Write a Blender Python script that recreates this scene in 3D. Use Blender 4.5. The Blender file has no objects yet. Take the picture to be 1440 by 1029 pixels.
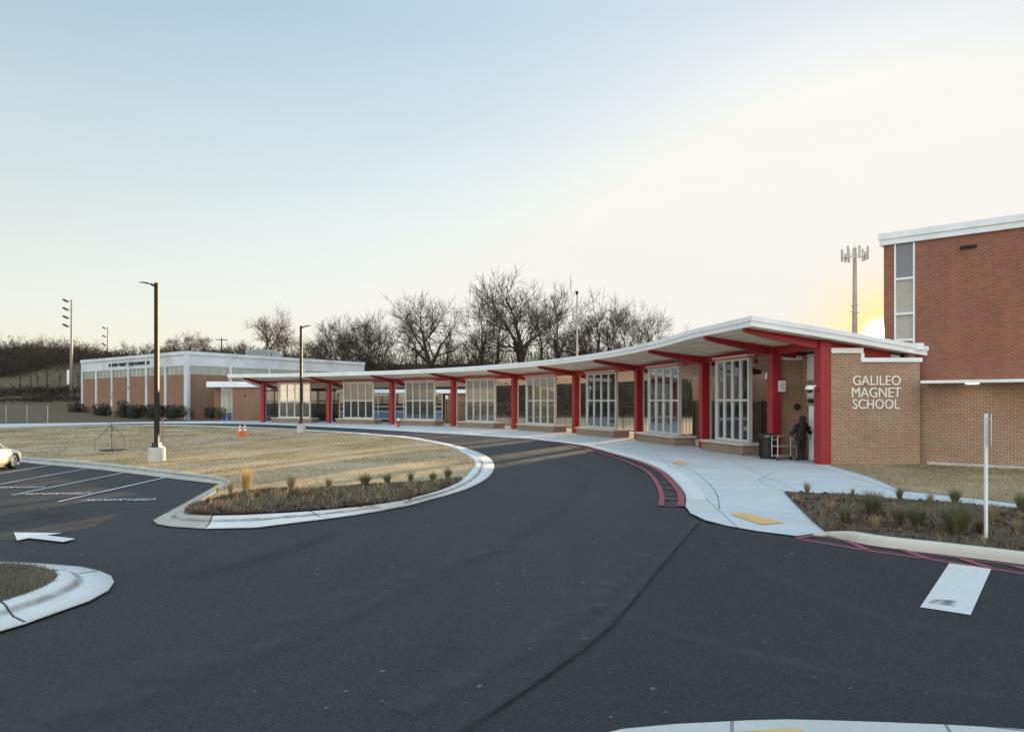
import bpy, bmesh, math, random
from math import sin, cos, pi, sqrt, atan2, radians, floor
from mathutils import Vector, Matrix, noise
from mathutils.geometry import delaunay_2d_cdt
random.seed(7)
scene = bpy.context.scene
COL = scene.collection

# ------------------------------------------------------------------ camera
CAMH = 2.4; HZ = 563.4; F = 1000.0
cam_d = bpy.data.cameras.new("camera"); cam = bpy.data.objects.new("camera", cam_d); COL.objects.link(cam)
cam.location = (0, 0, CAMH); cam.rotation_euler = (radians(90), 0, 0)
cam_d.sensor_width = 36; cam_d.lens = 36 * F / 1440
cam_d.shift_y = (HZ - 514.5) / 1440
cam_d.clip_start = 0.1; cam_d.clip_end = 12000
scene.camera = cam

# ------------------------------------------------------------------ sky, sun, exposure
SUN_AZ = math.atan(517 / 1000.0)          # right of the view direction
SUN_EL = radians(4.7)
w = bpy.data.worlds.new("World"); scene.world = w; w.use_nodes = True
nt = w.node_tree; nt.nodes.clear()
out = nt.nodes.new("ShaderNodeOutputWorld")
bg = nt.nodes.new("ShaderNodeBackground"); bg.inputs[1].default_value = 0.15
sky = nt.nodes.new("ShaderNodeTexSky"); sky.sky_type = 'NISHITA'; sky.sun_disc = False
sky.sun_elevation = SUN_EL; sky.sun_rotation = SUN_AZ
sky.altitude = 150; sky.air_density = 1.0; sky.dust_density = 0.6; sky.ozone_density = 1.5
SD = Vector((sin(SUN_AZ) * cos(SUN_EL), cos(SUN_AZ) * cos(SUN_EL), sin(SUN_EL)))
# the visible disc of the sun with its bright aureole
geo = nt.nodes.new("ShaderNodeTexCoord")
dp = nt.nodes.new("ShaderNodeVectorMath"); dp.operation = 'DOT_PRODUCT'; dp.inputs[1].default_value = SD
nt.links.new(geo.outputs['Generated'], dp.inputs[0])
def wmath(op, a, b):
    n = nt.nodes.new("ShaderNodeMath"); n.operation = op
    for i, v in enumerate((a, b)):
        if isinstance(v, (int, float)): n.inputs[i].default_value = v
        else: nt.links.new(v, n.inputs[i])
    return n.outputs[0]
cl = wmath('MAXIMUM', dp.outputs['Value'], 0.0)
g1 = wmath('MULTIPLY', wmath('POWER', cl, 22000.0), 60.0)
g2 = wmath('MULTIPLY', wmath('POWER', cl, 160.0), .9)
gs = g1
glow = nt.nodes.new("ShaderNodeVectorMath"); glow.operation = 'SCALE'; glow.inputs[0].default_value = (1.0, 0.9, 0.7)
nt.links.new(gs, glow.inputs['Scale'])
add = nt.nodes.new("ShaderNodeVectorMath"); add.operation = 'ADD'
gm = nt.nodes.new("ShaderNodeGamma"); gm.inputs[1].default_value = 0.48
hs_ = nt.nodes.new("ShaderNodeHueSaturation"); hs_.inputs['Saturation'].default_value = 1.5; hs_.inputs['Value'].default_value = 1.0
nt.links.new(sky.outputs[0], gm.inputs[0]); nt.links.new(gm.outputs[0], hs_.inputs['Color'])
mpw = nt.nodes.new("ShaderNodeMapping"); mpw.inputs['Scale'].default_value = (1.2, 1.2, 7.0); mpw.inputs['Rotation'].default_value = (.25, .2, .5)
tcw = nt.nodes.new('ShaderNodeTexCoord'); nt.links.new(tcw.outputs['Generated'], mpw.inputs[0])
nzw = nt.nodes.new("ShaderNodeTexNoise"); nzw.inputs['Scale'].default_value = 2.2; nzw.inputs['Detail'].default_value = 6; nzw.inputs['Roughness'].default_value = .6
mrw = nt.nodes.new("ShaderNodeMapRange"); mrw.inputs[1].default_value = .35; mrw.inputs[2].default_value = .75; mrw.inputs[3].default_value = .99; mrw.inputs[4].default_value = 1.02
nt.links.new(mpw.outputs[0], nzw.inputs['Vector']); nt.links.new(nzw.outputs['Fac'], mrw.inputs[0])
cir = nt.nodes.new("ShaderNodeVectorMath"); cir.operation = 'SCALE'
# extra sky brightness overhead and behind the camera, added to fill ground and walls
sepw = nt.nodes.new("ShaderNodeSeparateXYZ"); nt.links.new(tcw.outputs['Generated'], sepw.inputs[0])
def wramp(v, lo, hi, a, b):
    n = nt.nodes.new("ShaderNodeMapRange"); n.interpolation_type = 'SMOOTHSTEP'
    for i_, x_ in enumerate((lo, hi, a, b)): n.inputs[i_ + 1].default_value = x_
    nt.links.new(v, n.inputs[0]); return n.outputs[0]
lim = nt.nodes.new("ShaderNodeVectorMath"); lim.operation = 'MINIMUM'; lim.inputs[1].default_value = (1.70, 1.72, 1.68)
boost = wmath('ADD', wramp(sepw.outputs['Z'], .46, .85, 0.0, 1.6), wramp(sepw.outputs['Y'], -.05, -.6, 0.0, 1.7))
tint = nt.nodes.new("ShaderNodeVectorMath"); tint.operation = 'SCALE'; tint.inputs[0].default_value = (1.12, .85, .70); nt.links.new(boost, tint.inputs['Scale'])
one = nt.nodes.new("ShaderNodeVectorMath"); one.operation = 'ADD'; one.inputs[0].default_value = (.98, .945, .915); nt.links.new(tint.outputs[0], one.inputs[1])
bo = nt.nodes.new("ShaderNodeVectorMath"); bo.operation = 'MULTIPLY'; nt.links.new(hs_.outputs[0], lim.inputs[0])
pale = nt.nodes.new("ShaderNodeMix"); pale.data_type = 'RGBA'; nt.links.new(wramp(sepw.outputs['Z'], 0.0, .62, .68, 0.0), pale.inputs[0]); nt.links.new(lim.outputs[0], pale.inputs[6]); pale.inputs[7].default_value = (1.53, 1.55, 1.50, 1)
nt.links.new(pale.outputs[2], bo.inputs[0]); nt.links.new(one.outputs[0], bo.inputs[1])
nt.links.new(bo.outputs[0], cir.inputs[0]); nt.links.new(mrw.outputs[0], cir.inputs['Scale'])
aur = nt.nodes.new("ShaderNodeMix"); aur.data_type = 'RGBA'; nt.links.new(wmath('POWER', cl, 520.0), aur.inputs[0]); nt.links.new(cir.outputs[0], aur.inputs[6]); aur.inputs[7].default_value = (2.2, 1.55, .62, 1)
nt.links.new(aur.outputs[2], add.inputs[0]); nt.links.new(glow.outputs[0], add.inputs[1])
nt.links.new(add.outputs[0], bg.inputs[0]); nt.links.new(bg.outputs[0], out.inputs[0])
sun_d = bpy.data.lights.new("sun", 'SUN'); sun = bpy.data.objects.new("sun", sun_d); COL.objects.link(sun)
sun_d.energy = 3.6; sun_d.angle = radians(0.5); sun_d.color = (1.0, 0.72, 0.42)
sun.rotation_euler = (-SD).to_track_quat('-Z', 'Y').to_euler()
scene.view_settings.view_transform = 'Standard'; scene.view_settings.look = 'None'
scene.view_settings.exposure = 1.99; scene.view_settings.gamma = 1.0

# ------------------------------------------------------------------ terrain and unprojection
def S(t):
    t = max(0.0, min(1.0, t)); return t * t * (3 - 2 * t)
def g(X, Y):
    dip = -0.7 * S((-4 - X) / 20) * S((60 - Y) / 22)
    rise = 1.4 * S((-45 - X) / 22) * S((Y - 66) / 45)
    hill = 11 * S((Y - 112) / 55) * S((55 - X) / 35) * S((520 - Y) / 250) * S((X + 235) / 70)
    return dip + rise + hill
def un(px, py, zo=0.0):
    k = (px - 720) / F; Y = 20.0
    for _ in range(40):
        z = g(k * Y, Y) + zo
        Y = 0.5 * Y + 0.5 * max(1.0, F * (CAMH - z) / max(py - HZ, 2.0))
    return (k * Y, Y)
def at(px, Y, py=None):
    x = (px - 720) / F * Y
    return (x, Y) if py is None else (x, Y, CAMH + (HZ - py) * Y / F)

# ------------------------------------------------------------------ materials
MATS = {}
class NT:
    def __init__(s, name):
        s.m = bpy.data.materials.new(name); s.m.use_nodes = True; s.t = s.m.node_tree
        s.b = s.t.nodes["Principled BSDF"]; s.o = s.t.nodes["Material Output"]
    def n(s, typ, **kw):
        x = s.t.nodes.new(typ)
        for k, v in kw.items():
            if k.startswith('i_'):
                x.inputs[k[2:].replace('_', ' ')].default_value = v
            else: setattr(x, k, v)
        return x
    def l(s, a, b): s.t.links.new(a, b)
    def math(s, op, a, b=0.0):
        n = s.n("ShaderNodeMath", operation=op)
        for i, v in enumerate((a, b)):
            if isinstance(v, (int, float)): n.inputs[i].default_value = v
            else: s.l(v, n.inputs[i])
        return n.outputs[0]
    def pos(s): return s.n("ShaderNodeNewGeometry").outputs['Position']
    def noise(s, scale, detail=4, rough=.6, vec=None, stretch=None):
        x = s.n("ShaderNodeTexNoise"); x.inputs['Scale'].default_value = scale
        x.inputs['Detail'].default_value = detail; x.inputs['Roughness'].default_value = rough
        v = vec or s.pos()
        if stretch:
            mp = s.n("ShaderNodeMapping"); mp.inputs['Scale'].default_value = stretch[:3]
            if len(stretch) > 3: mp.inputs['Rotation'].default_value = (0, 0, stretch[3])
            s.l(v, mp.inputs[0]); v = mp.outputs[0]
        s.l(v, x.inputs['Vector']); return x.outputs['Fac']
    def ramp(s, fac, lo, hi, a=0.0, b=1.0):
        r = s.n("ShaderNodeMapRange"); r.inputs[1].default_value = lo; r.inputs[2].default_value = hi
        r.inputs[3].default_value = a; r.inputs[4].default_value = b
        s.l(fac, r.inputs[0]); return r.outputs[0]
    def mix(s, f, a, b, mode='MIX'):
        x = s.n("ShaderNodeMix", data_type='RGBA', blend_type=mode)
        for i, v in ((0, f), (6, a), (7, b)):
            if isinstance(v, (int, float)): x.inputs[i].default_value = v
            elif isinstance(v, tuple): x.inputs[i].default_value = (*v[:3], 1)
            else: s.l(v, x.inputs[i])
        return x.outputs[2]
    def bump(s, h, strength=.3, dist=.02):
        b = s.n("ShaderNodeBump"); b.inputs['Strength'].default_value = strength; b.inputs['Distance'].default_value = dist
        s.l(h, b.inputs['Height']); s.l(b.outputs[0], s.b.inputs['Normal'])
    def col(s, c):
        if isinstance(c, tuple): s.b.inputs['Base Color'].default_value = (*c[:3], 1)
        else: s.l(c, s.b.inputs['Base Color'])
    def rough(s, r): s.b.inputs['Roughness'].default_value = r
    def spec(s, r): s.b.inputs['Specular IOR Level'].default_value = r
def var(name, c1, c2, scale=3.0, rough=.7, bump=0.0, metal=0.0, spec=.5, lo=.3, hi=.7, c3=None, s3=.3, detail=5):
    if name in MATS: return MATS[name]
    t = NT(name); f = t.ramp(t.noise(scale, detail), lo, hi)
    c = t.mix(f, c1, c2)
    if c3: c = t.mix(t.ramp(t.noise(s3, 3), .45, .7), c, c3)
    t.col(c); t.rough(rough); t.spec(spec); t.b.inputs['Metallic'].default_value = metal
    if bump: t.bump(t.noise(scale * 6, 4), bump, .02)
    MATS[name] = t.m; return t.m
def brick(name, c1, c2, mortar, bw=.2, bh=.0677):
    t = NT(name); uv = t.n("ShaderNodeUVMap").outputs[0]
    b = t.n("ShaderNodeTexBrick"); t.l(uv, b.inputs['Vector'])
    b.inputs['Color1'].default_value = (*c1, 1); b.inputs['Color2'].default_value = (*c2, 1); b.inputs['Mortar'].default_value = (*mortar, 1)
    b.inputs['Scale'].default_value = 1.0; b.inputs['Mortar Size'].default_value = .0095; b.inputs['Mortar Smooth'].default_value = .1
    b.inputs['Brick Width'].default_value = bw; b.inputs['Row Height'].default_value = bh; b.inputs['Bias'].default_value = 0
    f = t.ramp(t.noise(.5, 5), .3, .75)
    c = t.mix(t.math('MULTIPLY', f, .5), b.outputs[0], (c1[0] * .5, c1[1] * .5, c1[2] * .5)); c = t.mix(t.math('MULTIPLY', t.ramp(t.noise(1.0, 5, .6, stretch=(2.2, 2.2, .16)), .5, .75), .35), c, tuple(x * 1.35 for x in c1))
    c = t.mix(t.math('MULTIPLY', t.ramp(t.noise(18, 2), .35, .75), .35), c, (c2[0] * 1.25, c2[1] * 1.2, c2[2] * 1.15))
    t.col(c); t.rough(.85); t.spec(.3); t.bump(b.outputs['Fac'], -.4, .006)
    return t.m

M_brick_tan = brick("brick_tan", (.33, .182, .108), (.185, .096, .055), (.66, .54, .43))
M_brick_red = brick("brick_red", (.30, .115, .07), (.19, .066, .04), (.36, .21, .15))
M_brick_bench = brick("brick_bench", (.23, .145, .10), (.12, .07, .05), (.50, .42, .34))
M_brick_gym = brick("brick_gym", (.28, .155, .10), (.21, .11, .072), (.31, .215, .16))
M_red = var("red_paint", (.34, .014, .02), (.28, .012, .018), 2, .42, .0, c3=(.25, .016, .022))
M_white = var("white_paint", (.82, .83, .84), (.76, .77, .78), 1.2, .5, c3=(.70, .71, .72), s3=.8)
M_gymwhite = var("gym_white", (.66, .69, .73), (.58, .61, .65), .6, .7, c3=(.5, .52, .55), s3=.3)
M_alu = var("pale_aluminium", (.62, .63, .63), (.55, .56, .56), 2, .4, metal=.3)
M_silver = var("silver_tube", (.6, .6, .6), (.5, .5, .5), 4, .3, metal=.8)
M_black = var("black_metal", (.012, .012, .014), (.02, .02, .022), 3, .5)
M_bronze = var("dark_bronze", (.016, .013, .012), (.022, .018, .016), 3, .6, spec=.25)
M_cap = var("stone_cap", (.55, .50, .44), (.46, .42, .37), 4, .8, bump=.1)
M_base = var("pole_base_concrete", (.56, .54, .50), (.46, .45, .42), 3, .9, bump=.2, c3=(.4, .38, .35), s3=2)
M_galv = var("galvanised_steel", (.42, .42, .42), (.34, .34, .34), 5, .45, metal=.6)
M_rust = var("weathered_mast", (.42, .33, .28), (.34, .27, .24), 1, .6, metal=.2)
M_bark = var("bark", (.068, .046, .034), (.038, .027, .02), 3, .95)
M_fencewire = var("fence_wire", (.20, .20, .19), (.15, .15, .14), 5, .6, metal=.3)
M_barkpale = var("bark_pale", (.30, .26, .22), (.18, .15, .13), 3, .9)
M_barkbrown = var("bark_brown", (.10, .055, .035), (.055, .035, .025), 3, .95)
M_wood = var("stake_wood", (.30, .22, .14), (.22, .16, .10), 6, .8)
M_rubber = var("black_rubber", (.012, .012, .012), (.02, .02, .02), 6, .8)
M_orange = var("cone_orange", (.75, .12, .03), (.65, .10, .03), 5, .5)
M_hydred = var("hydrant_red", (.45, .03, .03), (.35, .03, .03), 5, .45)
M_coat = var("dark_coat", (.014, .011, .011), (.02, .016, .016), 12, .85)
M_trouser = var("dark_trousers", (.03, .018, .016), (.022, .014, .013), 12, .9)
M_skin = var("skin", (.16, .075, .045), (.13, .06, .035), 12, .55)
M_bluepanel = var("blue_panel", (.10, .19, .33), (.08, .15, .28), 1, .6)
M_curtain = var("curtain", (.44, .41, .35), (.38, .35, .30), 2, .85)
M_roofgrey = var("roof_grey", (.25, .26, .27), (.2, .21, .22), 1, .8)
M_acgrey = var("unit_grey", (.27, .29, .28), (.22, .24, .23), 1, .6)
M_dark = var("dark_interior", (.02, .02, .022), (.03, .03, .03), 1, .9)
M_lightbar = var("orange_bar", (.62, .16, .08), (.55, .14, .07), 2, .5)
M_letter = var("letter_metal", (.80, .76, .68), (.72, .69, .62), 2, .4)
M_blackletter = var("letter_black", (.012, .013, .018), (.02, .02, .025), 2, .5)
M_carpaint = var("car_paint", (.72, .68, .58), (.70, .66, .57), 1, .22)
M_litlens = None

def soffit_mat():
    t = NT("soffit_panel"); uv = t.n("ShaderNodeUVMap").outputs[0]
    b = t.n("ShaderNodeTexBrick"); t.l(uv, b.inputs['Vector']); b.offset = 0
    b.inputs['Color1'].default_value = (.95, .74, .55, 1); b.inputs['Color2'].default_value = (.86, .65, .47, 1); b.inputs['Mortar'].default_value = (.30, .22, .17, 1)
    b.inputs['Scale'].default_value = 1; b.inputs['Mortar Size'].default_value = .022; b.inputs['Brick Width'].default_value = 1.2; b.inputs['Row Height'].default_value = .6
    c = t.mix(t.math('MULTIPLY', t.ramp(t.noise(1.2, 5), .4, .75), .35), b.outputs[0], (.45, .37, .30))
    t.col(c); t.rough(.6); return t.m
M_soffit = soffit_mat()

def asphalt(name, base, k=1.0):
    t = NT(name)
    fine = t.noise(55, 3, .7); mid = t.noise(6, 4, .6); big = t.noise(.16, 5, .65); streak = t.noise(1.0, 4, .6, stretch=(.9, .12, 1, .5))
    c = t.mix(t.ramp(fine, .3, .7), tuple(b * .45 for b in base), tuple(b * 1.55 for b in base))
    c = t.mix(t.math('MULTIPLY', t.ramp(mid, .4, .75), .5), c, tuple(b * 1.5 for b in base))
    c = t.mix(t.math('MULTIPLY', t.ramp(big, .35, .7), .6 * k), c, tuple(b * 1.6 for b in base))
    c = t.mix(t.math('MULTIPLY', t.ramp(streak, .5, .75), .3), c, tuple(b * .5 for b in base))
    vo = t.n("ShaderNodeTexVoronoi"); vo.inputs['Scale'].default_value = 85; t.l(t.pos(), vo.inputs['Vector'])
    vs_ = t.n("ShaderNodeSeparateColor"); t.l(vo.outputs['Color'], vs_.inputs[0])
    c = t.mix(t.ramp(vs_.outputs[0], .0, .5, .75, 0), c, tuple(b * .25 for b in base)); c = t.mix(t.ramp(vs_.outputs[1], .8, 1.0, 0, .6), c, tuple(b * 2.6 for b in base))
    sp = t.noise(9, 1, .4); c = t.mix(t.ramp(sp, .76, .80), c, tuple(b * 5 for b in base))
    cr = t.n("ShaderNodeTexVoronoi"); cr.feature = 'DISTANCE_TO_EDGE'; cr.inputs['Scale'].default_value = .16
    wv = t.n("ShaderNodeVectorMath", operation='ADD'); nv = t.n("ShaderNodeTexNoise"); nv.inputs['Scale'].default_value = 1.3; nv.inputs['Detail'].default_value = 6; t.l(t.pos(), nv.inputs['Vector'])
    t.l(t.pos(), wv.inputs[0]); t.l(nv.outputs['Color'], wv.inputs[1]); t.l(wv.outputs[0], cr.inputs['Vector'])
    ck = t.math('MULTIPLY', t.ramp(cr.outputs[0], .0005, .0035, 1, 0), t.ramp(t.noise(.3, 2), .52, .6)); c = t.mix(t.math('MULTIPLY', ck, .12), c, tuple(b * .3 for b in base))
    t.col(c); t.rough(.88); t.spec(.28); t.bump(t.math('ADD', fine, t.math('MULTIPLY', mid, .6)), .5, .012)
    return t.m
M_asphalt = asphalt("asphalt", (.031, .0315, .034))
M_asphalt2 = asphalt("asphalt_newer", (.0245, .0248, .0272), .8)

def wear_mat(name, colr, strength):
    t = NT(name); uv = t.n("ShaderNodeUVMap").outputs[0]
    sep = t.n("ShaderNodeSeparateXYZ"); t.l(uv, sep.inputs[0])
    edge = t.math('MULTIPLY', t.math('MULTIPLY', sep.outputs[1], t.math('SUBTRACT', 1.0, sep.outputs[1])), 4.0)
    a = t.math('MULTIPLY', t.math('MULTIPLY', edge, edge), t.ramp(t.noise(2.2, 6, .7), .25, .7))
    a = t.math('MULTIPLY', a, strength)
    t.col(t.mix(t.noise(50, 3), tuple(c * .6 for c in colr), tuple(c * 1.4 for c in colr))); t.rough(.9); t.spec(.2)
    t.l(a, t.b.inputs['Alpha']); return t.m
M_tyre = wear_mat("tyre_wear", (.080, .082, .088), .6)
M_tar = wear_mat("dark_scuff", (.014, .014, .016), .25)
M_dust = wear_mat("dusty_wear", (.075, .06, .052), .35)

def paint_mat(name, c, wear=.35, under=(.04, .042, .048)):
    t = NT(name); f = t.ramp(t.noise(14, 6, .75), .52, .72)
    t.col(t.mix(t.math('MULTIPLY', f, wear), t.mix(t.noise(3, 3), tuple(x * .85 for x in c), c), under)); t.rough(.7); t.spec(.3); return t.m
M_pwhite = paint_mat("white_line_paint", (.66, .67, .67), .5)
M_pred = paint_mat("red_line_paint", (.27, .07, .085), .7)
M_pyellow = paint_mat("yellow_pad", (.70, .42, .15), .35, (.45, .35, .2))

def concrete(name, base, joint=None, rot=0.0, stain=.4, warm=(.52, .45, .37)):
    t = NT(name); p = t.pos()
    c = t.mix(t.ramp(t.noise(40, 4, .7), .3, .7), tuple(b * .86 for b in base), tuple(b * 1.08 for b in base))
    c = t.mix(t.math('MULTIPLY', t.ramp(t.noise(.5, 6, .65), .4, .72), stain), c, tuple(b * .72 for b in base))
    c = t.mix(t.math('MULTIPLY', t.ramp(t.noise(1.7, 6, .7), .55, .8), stain), c, warm)
    if joint:
        mp = t.n("ShaderNodeMapping"); mp.inputs['Rotation'].default_value = (0, 0, rot); t.l(p, mp.inputs[0])
        b = t.n("ShaderNodeTexBrick"); b.offset = 0; t.l(mp.outputs[0], b.inputs['Vector'])
        b.inputs['Scale'].default_value = 1; b.inputs['Mortar Size'].default_value = .016; b.inputs['Brick Width'].default_value = joint[0]; b.inputs['Row Height'].default_value = joint[1]
        b.inputs['Mortar Smooth'].default_value = .3
        c = t.mix(t.math('MULTIPLY', b.outputs['Fac'], .9), c, tuple(b_ * .35 for b_ in base))
    t.col(c); t.rough(.85); t.spec(.3); t.bump(t.noise(30, 4), .15, .01); return t.m
M_plaza = concrete("plaza_concrete", (.54, .56, .57), (2.6, 2.6), .12, .6)
M_kerb = concrete("kerb_concrete", (.63, .64, .64), None, 0, .55)
M_kerbold = concrete("kerb_weathered", (.42, .40, .36), None, 0, .75, (.30, .25, .19))

def lawn(name, cols, bumpd=.05):
    t = NT(name)
    a = t.noise(1.2, 6, .7); b = t.noise(.22, 5, .6); f = t.noise(22, 4, .75, stretch=(1, .45, 1)); d = t.noise(.6, 4, .6, stretch=(.35, 1.3, 1, .25))
    c = t.mix(t.ramp(f, .3, .7), cols[0], cols[1])
    c = t.mix(t.math('MULTIPLY', t.ramp(b, .4, .65), .7), c, cols[2])
    c = t.mix(t.math('MULTIPLY', t.ramp(d, .52, .7), .6), c, cols[3])
    c = t.mix(t.math('MULTIPLY', t.ramp(a, .55, .75), .5), c, tuple(x * .55 for x in cols[0])); c = t.mix(t.math('MULTIPLY', t.ramp(t.noise(4.5, 6, .7, stretch=(.6, 1.3, 1)), .58, .68), .6), c, tuple(x * .45 for x in cols[0]))
    t.col(c); t.rough(.95); t.spec(.1); t.bump(t.math('ADD', f, a), .8, bumpd); return t.m
M_lawn = lawn("dormant_lawn", ((.28, .20, .125), (.56, .43, .28), (.48, .375, .25), (.30, .235, .13)))
M_ground = lawn("rough_ground", ((.10, .075, .045), (.175, .135, .085), (.15, .11, .072), (.085, .07, .042)))
def mulch():
    t = NT("mulch"); f = t.noise(30, 5, .8); b = t.noise(1.1, 5, .7)
    c = t.mix(t.ramp(f, .35, .68), (.04, .023, .015), (.16, .09, .056))
    c = t.mix(t.math('MULTIPLY', t.ramp(b, .42, .6), .8), c, t.mix(f, (.13, .105, .08), (.30, .245, .19)))
    t.col(c); t.rough(.95); t.spec(.1); t.bump(f, 1.0, .05); return t.m
M_mulch = mulch()
M_mulchdark = var("bare_mulch", (.03, .02, .013), (.07, .045, .03), 20, .95, bump=.8)

def leafy(name, c1, c2, trans=.25):
    t = NT(name); rnd = t.n("ShaderNodeNewGeometry").outputs['Random Per Island']
    t.col(t.mix(rnd, c1, c2)); t.rough(.75); t.spec(.25)
    tl = t.n("ShaderNodeBsdfTranslucent"); t.l(t.mix(rnd, c1, c2), tl.inputs[0])
    mx = t.n("ShaderNodeMixShader"); mx.inputs[0].default_value = trans
    t.l(t.b.outputs[0], mx.inputs[1]); t.l(tl.outputs[0], mx.inputs[2]); t.l(mx.outputs[0], t.o.inputs[0]); return t.m
M_blade = leafy("dry_blade", (.22, .17, .09), (.52, .42, .24), .4)
M_bladegreen = leafy("green_blade", (.09, .10, .045), (.30, .28, .16), .45)
M_bladetan = leafy("tan_blade", (.36, .26, .11), (.55, .42, .2), .45)
M_bladebrown = leafy("brown_blade", (.10, .055, .03), (.22, .12, .06), .4)
M_hedge = leafy("hedge_leaf", (.010, .014, .008), (.03, .035, .018), .075)
M_hedgey = leafy("yellowing_leaf", (.08, .085, .03), (.15, .14, .06), .2)
M_ivy = leafy("ivy_leaf", (.012, .016, .008), (.035, .035, .018), .2)
M_russet = leafy("russet_leaf", (.12, .06, .03), (.22, .11, .05), .35)
M_cover = leafy("grey_cover", (.09, .082, .06), (.27, .24, .18), .2)
M_chip = leafy("mulch_chip", (.045, .028, .018), (.17, .105, .07), .0)

def glass(name, tint, refl=1.0, dark=0.0):
    t = NT(name); t.t.nodes.remove(t.b)
    tr = t.n("ShaderNodeBsdfTransparent"); tr.inputs[0].default_value = (*tint, 1)
    gl = t.n("ShaderNodeBsdfGlossy"); gl.inputs['Roughness'].default_value = .02; gl.inputs[0].default_value = (.95, .97, 1, 1)
    fr = t.n("ShaderNodeFresnel"); fr.inputs[0].default_value = 1.52
    f = t.math('MINIMUM', t.math('MULTIPLY', fr.outputs[0], 1.8 * refl), 1.0)
    bp = t.n("ShaderNodeBump"); bp.inputs['Strength'].default_value = .03; bp.inputs['Distance'].default_value = .02
    t.l(t.noise(.9, 2), bp.inputs['Height']); t.l(bp.outputs[0], gl.inputs['Normal'])
    du = t.n("ShaderNodeBsdfTranslucent"); du.inputs[0].default_value = (.85, .84, .80, 1); dd_ = t.n("ShaderNodeBsdfDiffuse"); dd_.inputs[0].default_value = (.7, .7, .68, 1)
    md_ = t.n("ShaderNodeMixShader"); md_.inputs[0].default_value = .5; t.l(du.outputs[0], md_.inputs[1]); t.l(dd_.outputs[0], md_.inputs[2])
    mt_ = t.n("ShaderNodeMixShader"); t.l(t.ramp(t.noise(2.5, 5, .65), .3, .75, dark * .6, dark * 1.4), mt_.inputs[0]); t.l(tr.outputs[0], mt_.inputs[1]); t.l(md_.outputs[0], mt_.inputs[2])
    mx = t.n("ShaderNodeMixShader"); t.l(f, mx.inputs[0]); t.l(mt_.outputs[0], mx.inputs[1]); t.l(gl.outputs[0], mx.inputs[2])
    t.l(mx.outputs[0], t.o.inputs[0]); return t.m
M_glass = glass("clear_glass", (.93, .95, .95), 1.35, .075)
M_glassdark = glass("tinted_glass", (.25, .28, .30), 1.3, .03)
def frosted():
    t = NT("gym_glass"); t.col(t.mix(t.ramp(t.noise(.8, 3), .3, .7), (.36, .38, .34), (.46, .47, .42))); t.rough(.25); return t.m
M_gymglass = frosted()
def bluegrey():
    t = NT("spandrel_glass"); t.col(t.mix(t.noise(1.3, 3), (.11, .125, .15), (.15, .17, .20))); t.rough(.15); return t.m
M_spandrel = bluegrey()
def lit(name, c, s):
    t = NT(name); t.b.inputs['Emission Color'].default_value = (*c, 1); t.b.inputs['Emission Strength'].default_value = s
    t.col((.8, .8, .8)); return t.m
M_lit = lit("lit_lens", (1, .97, .95), .9)
M_warm = lit("warm_lamp", (1, .72, .35), 1.6)

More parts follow.
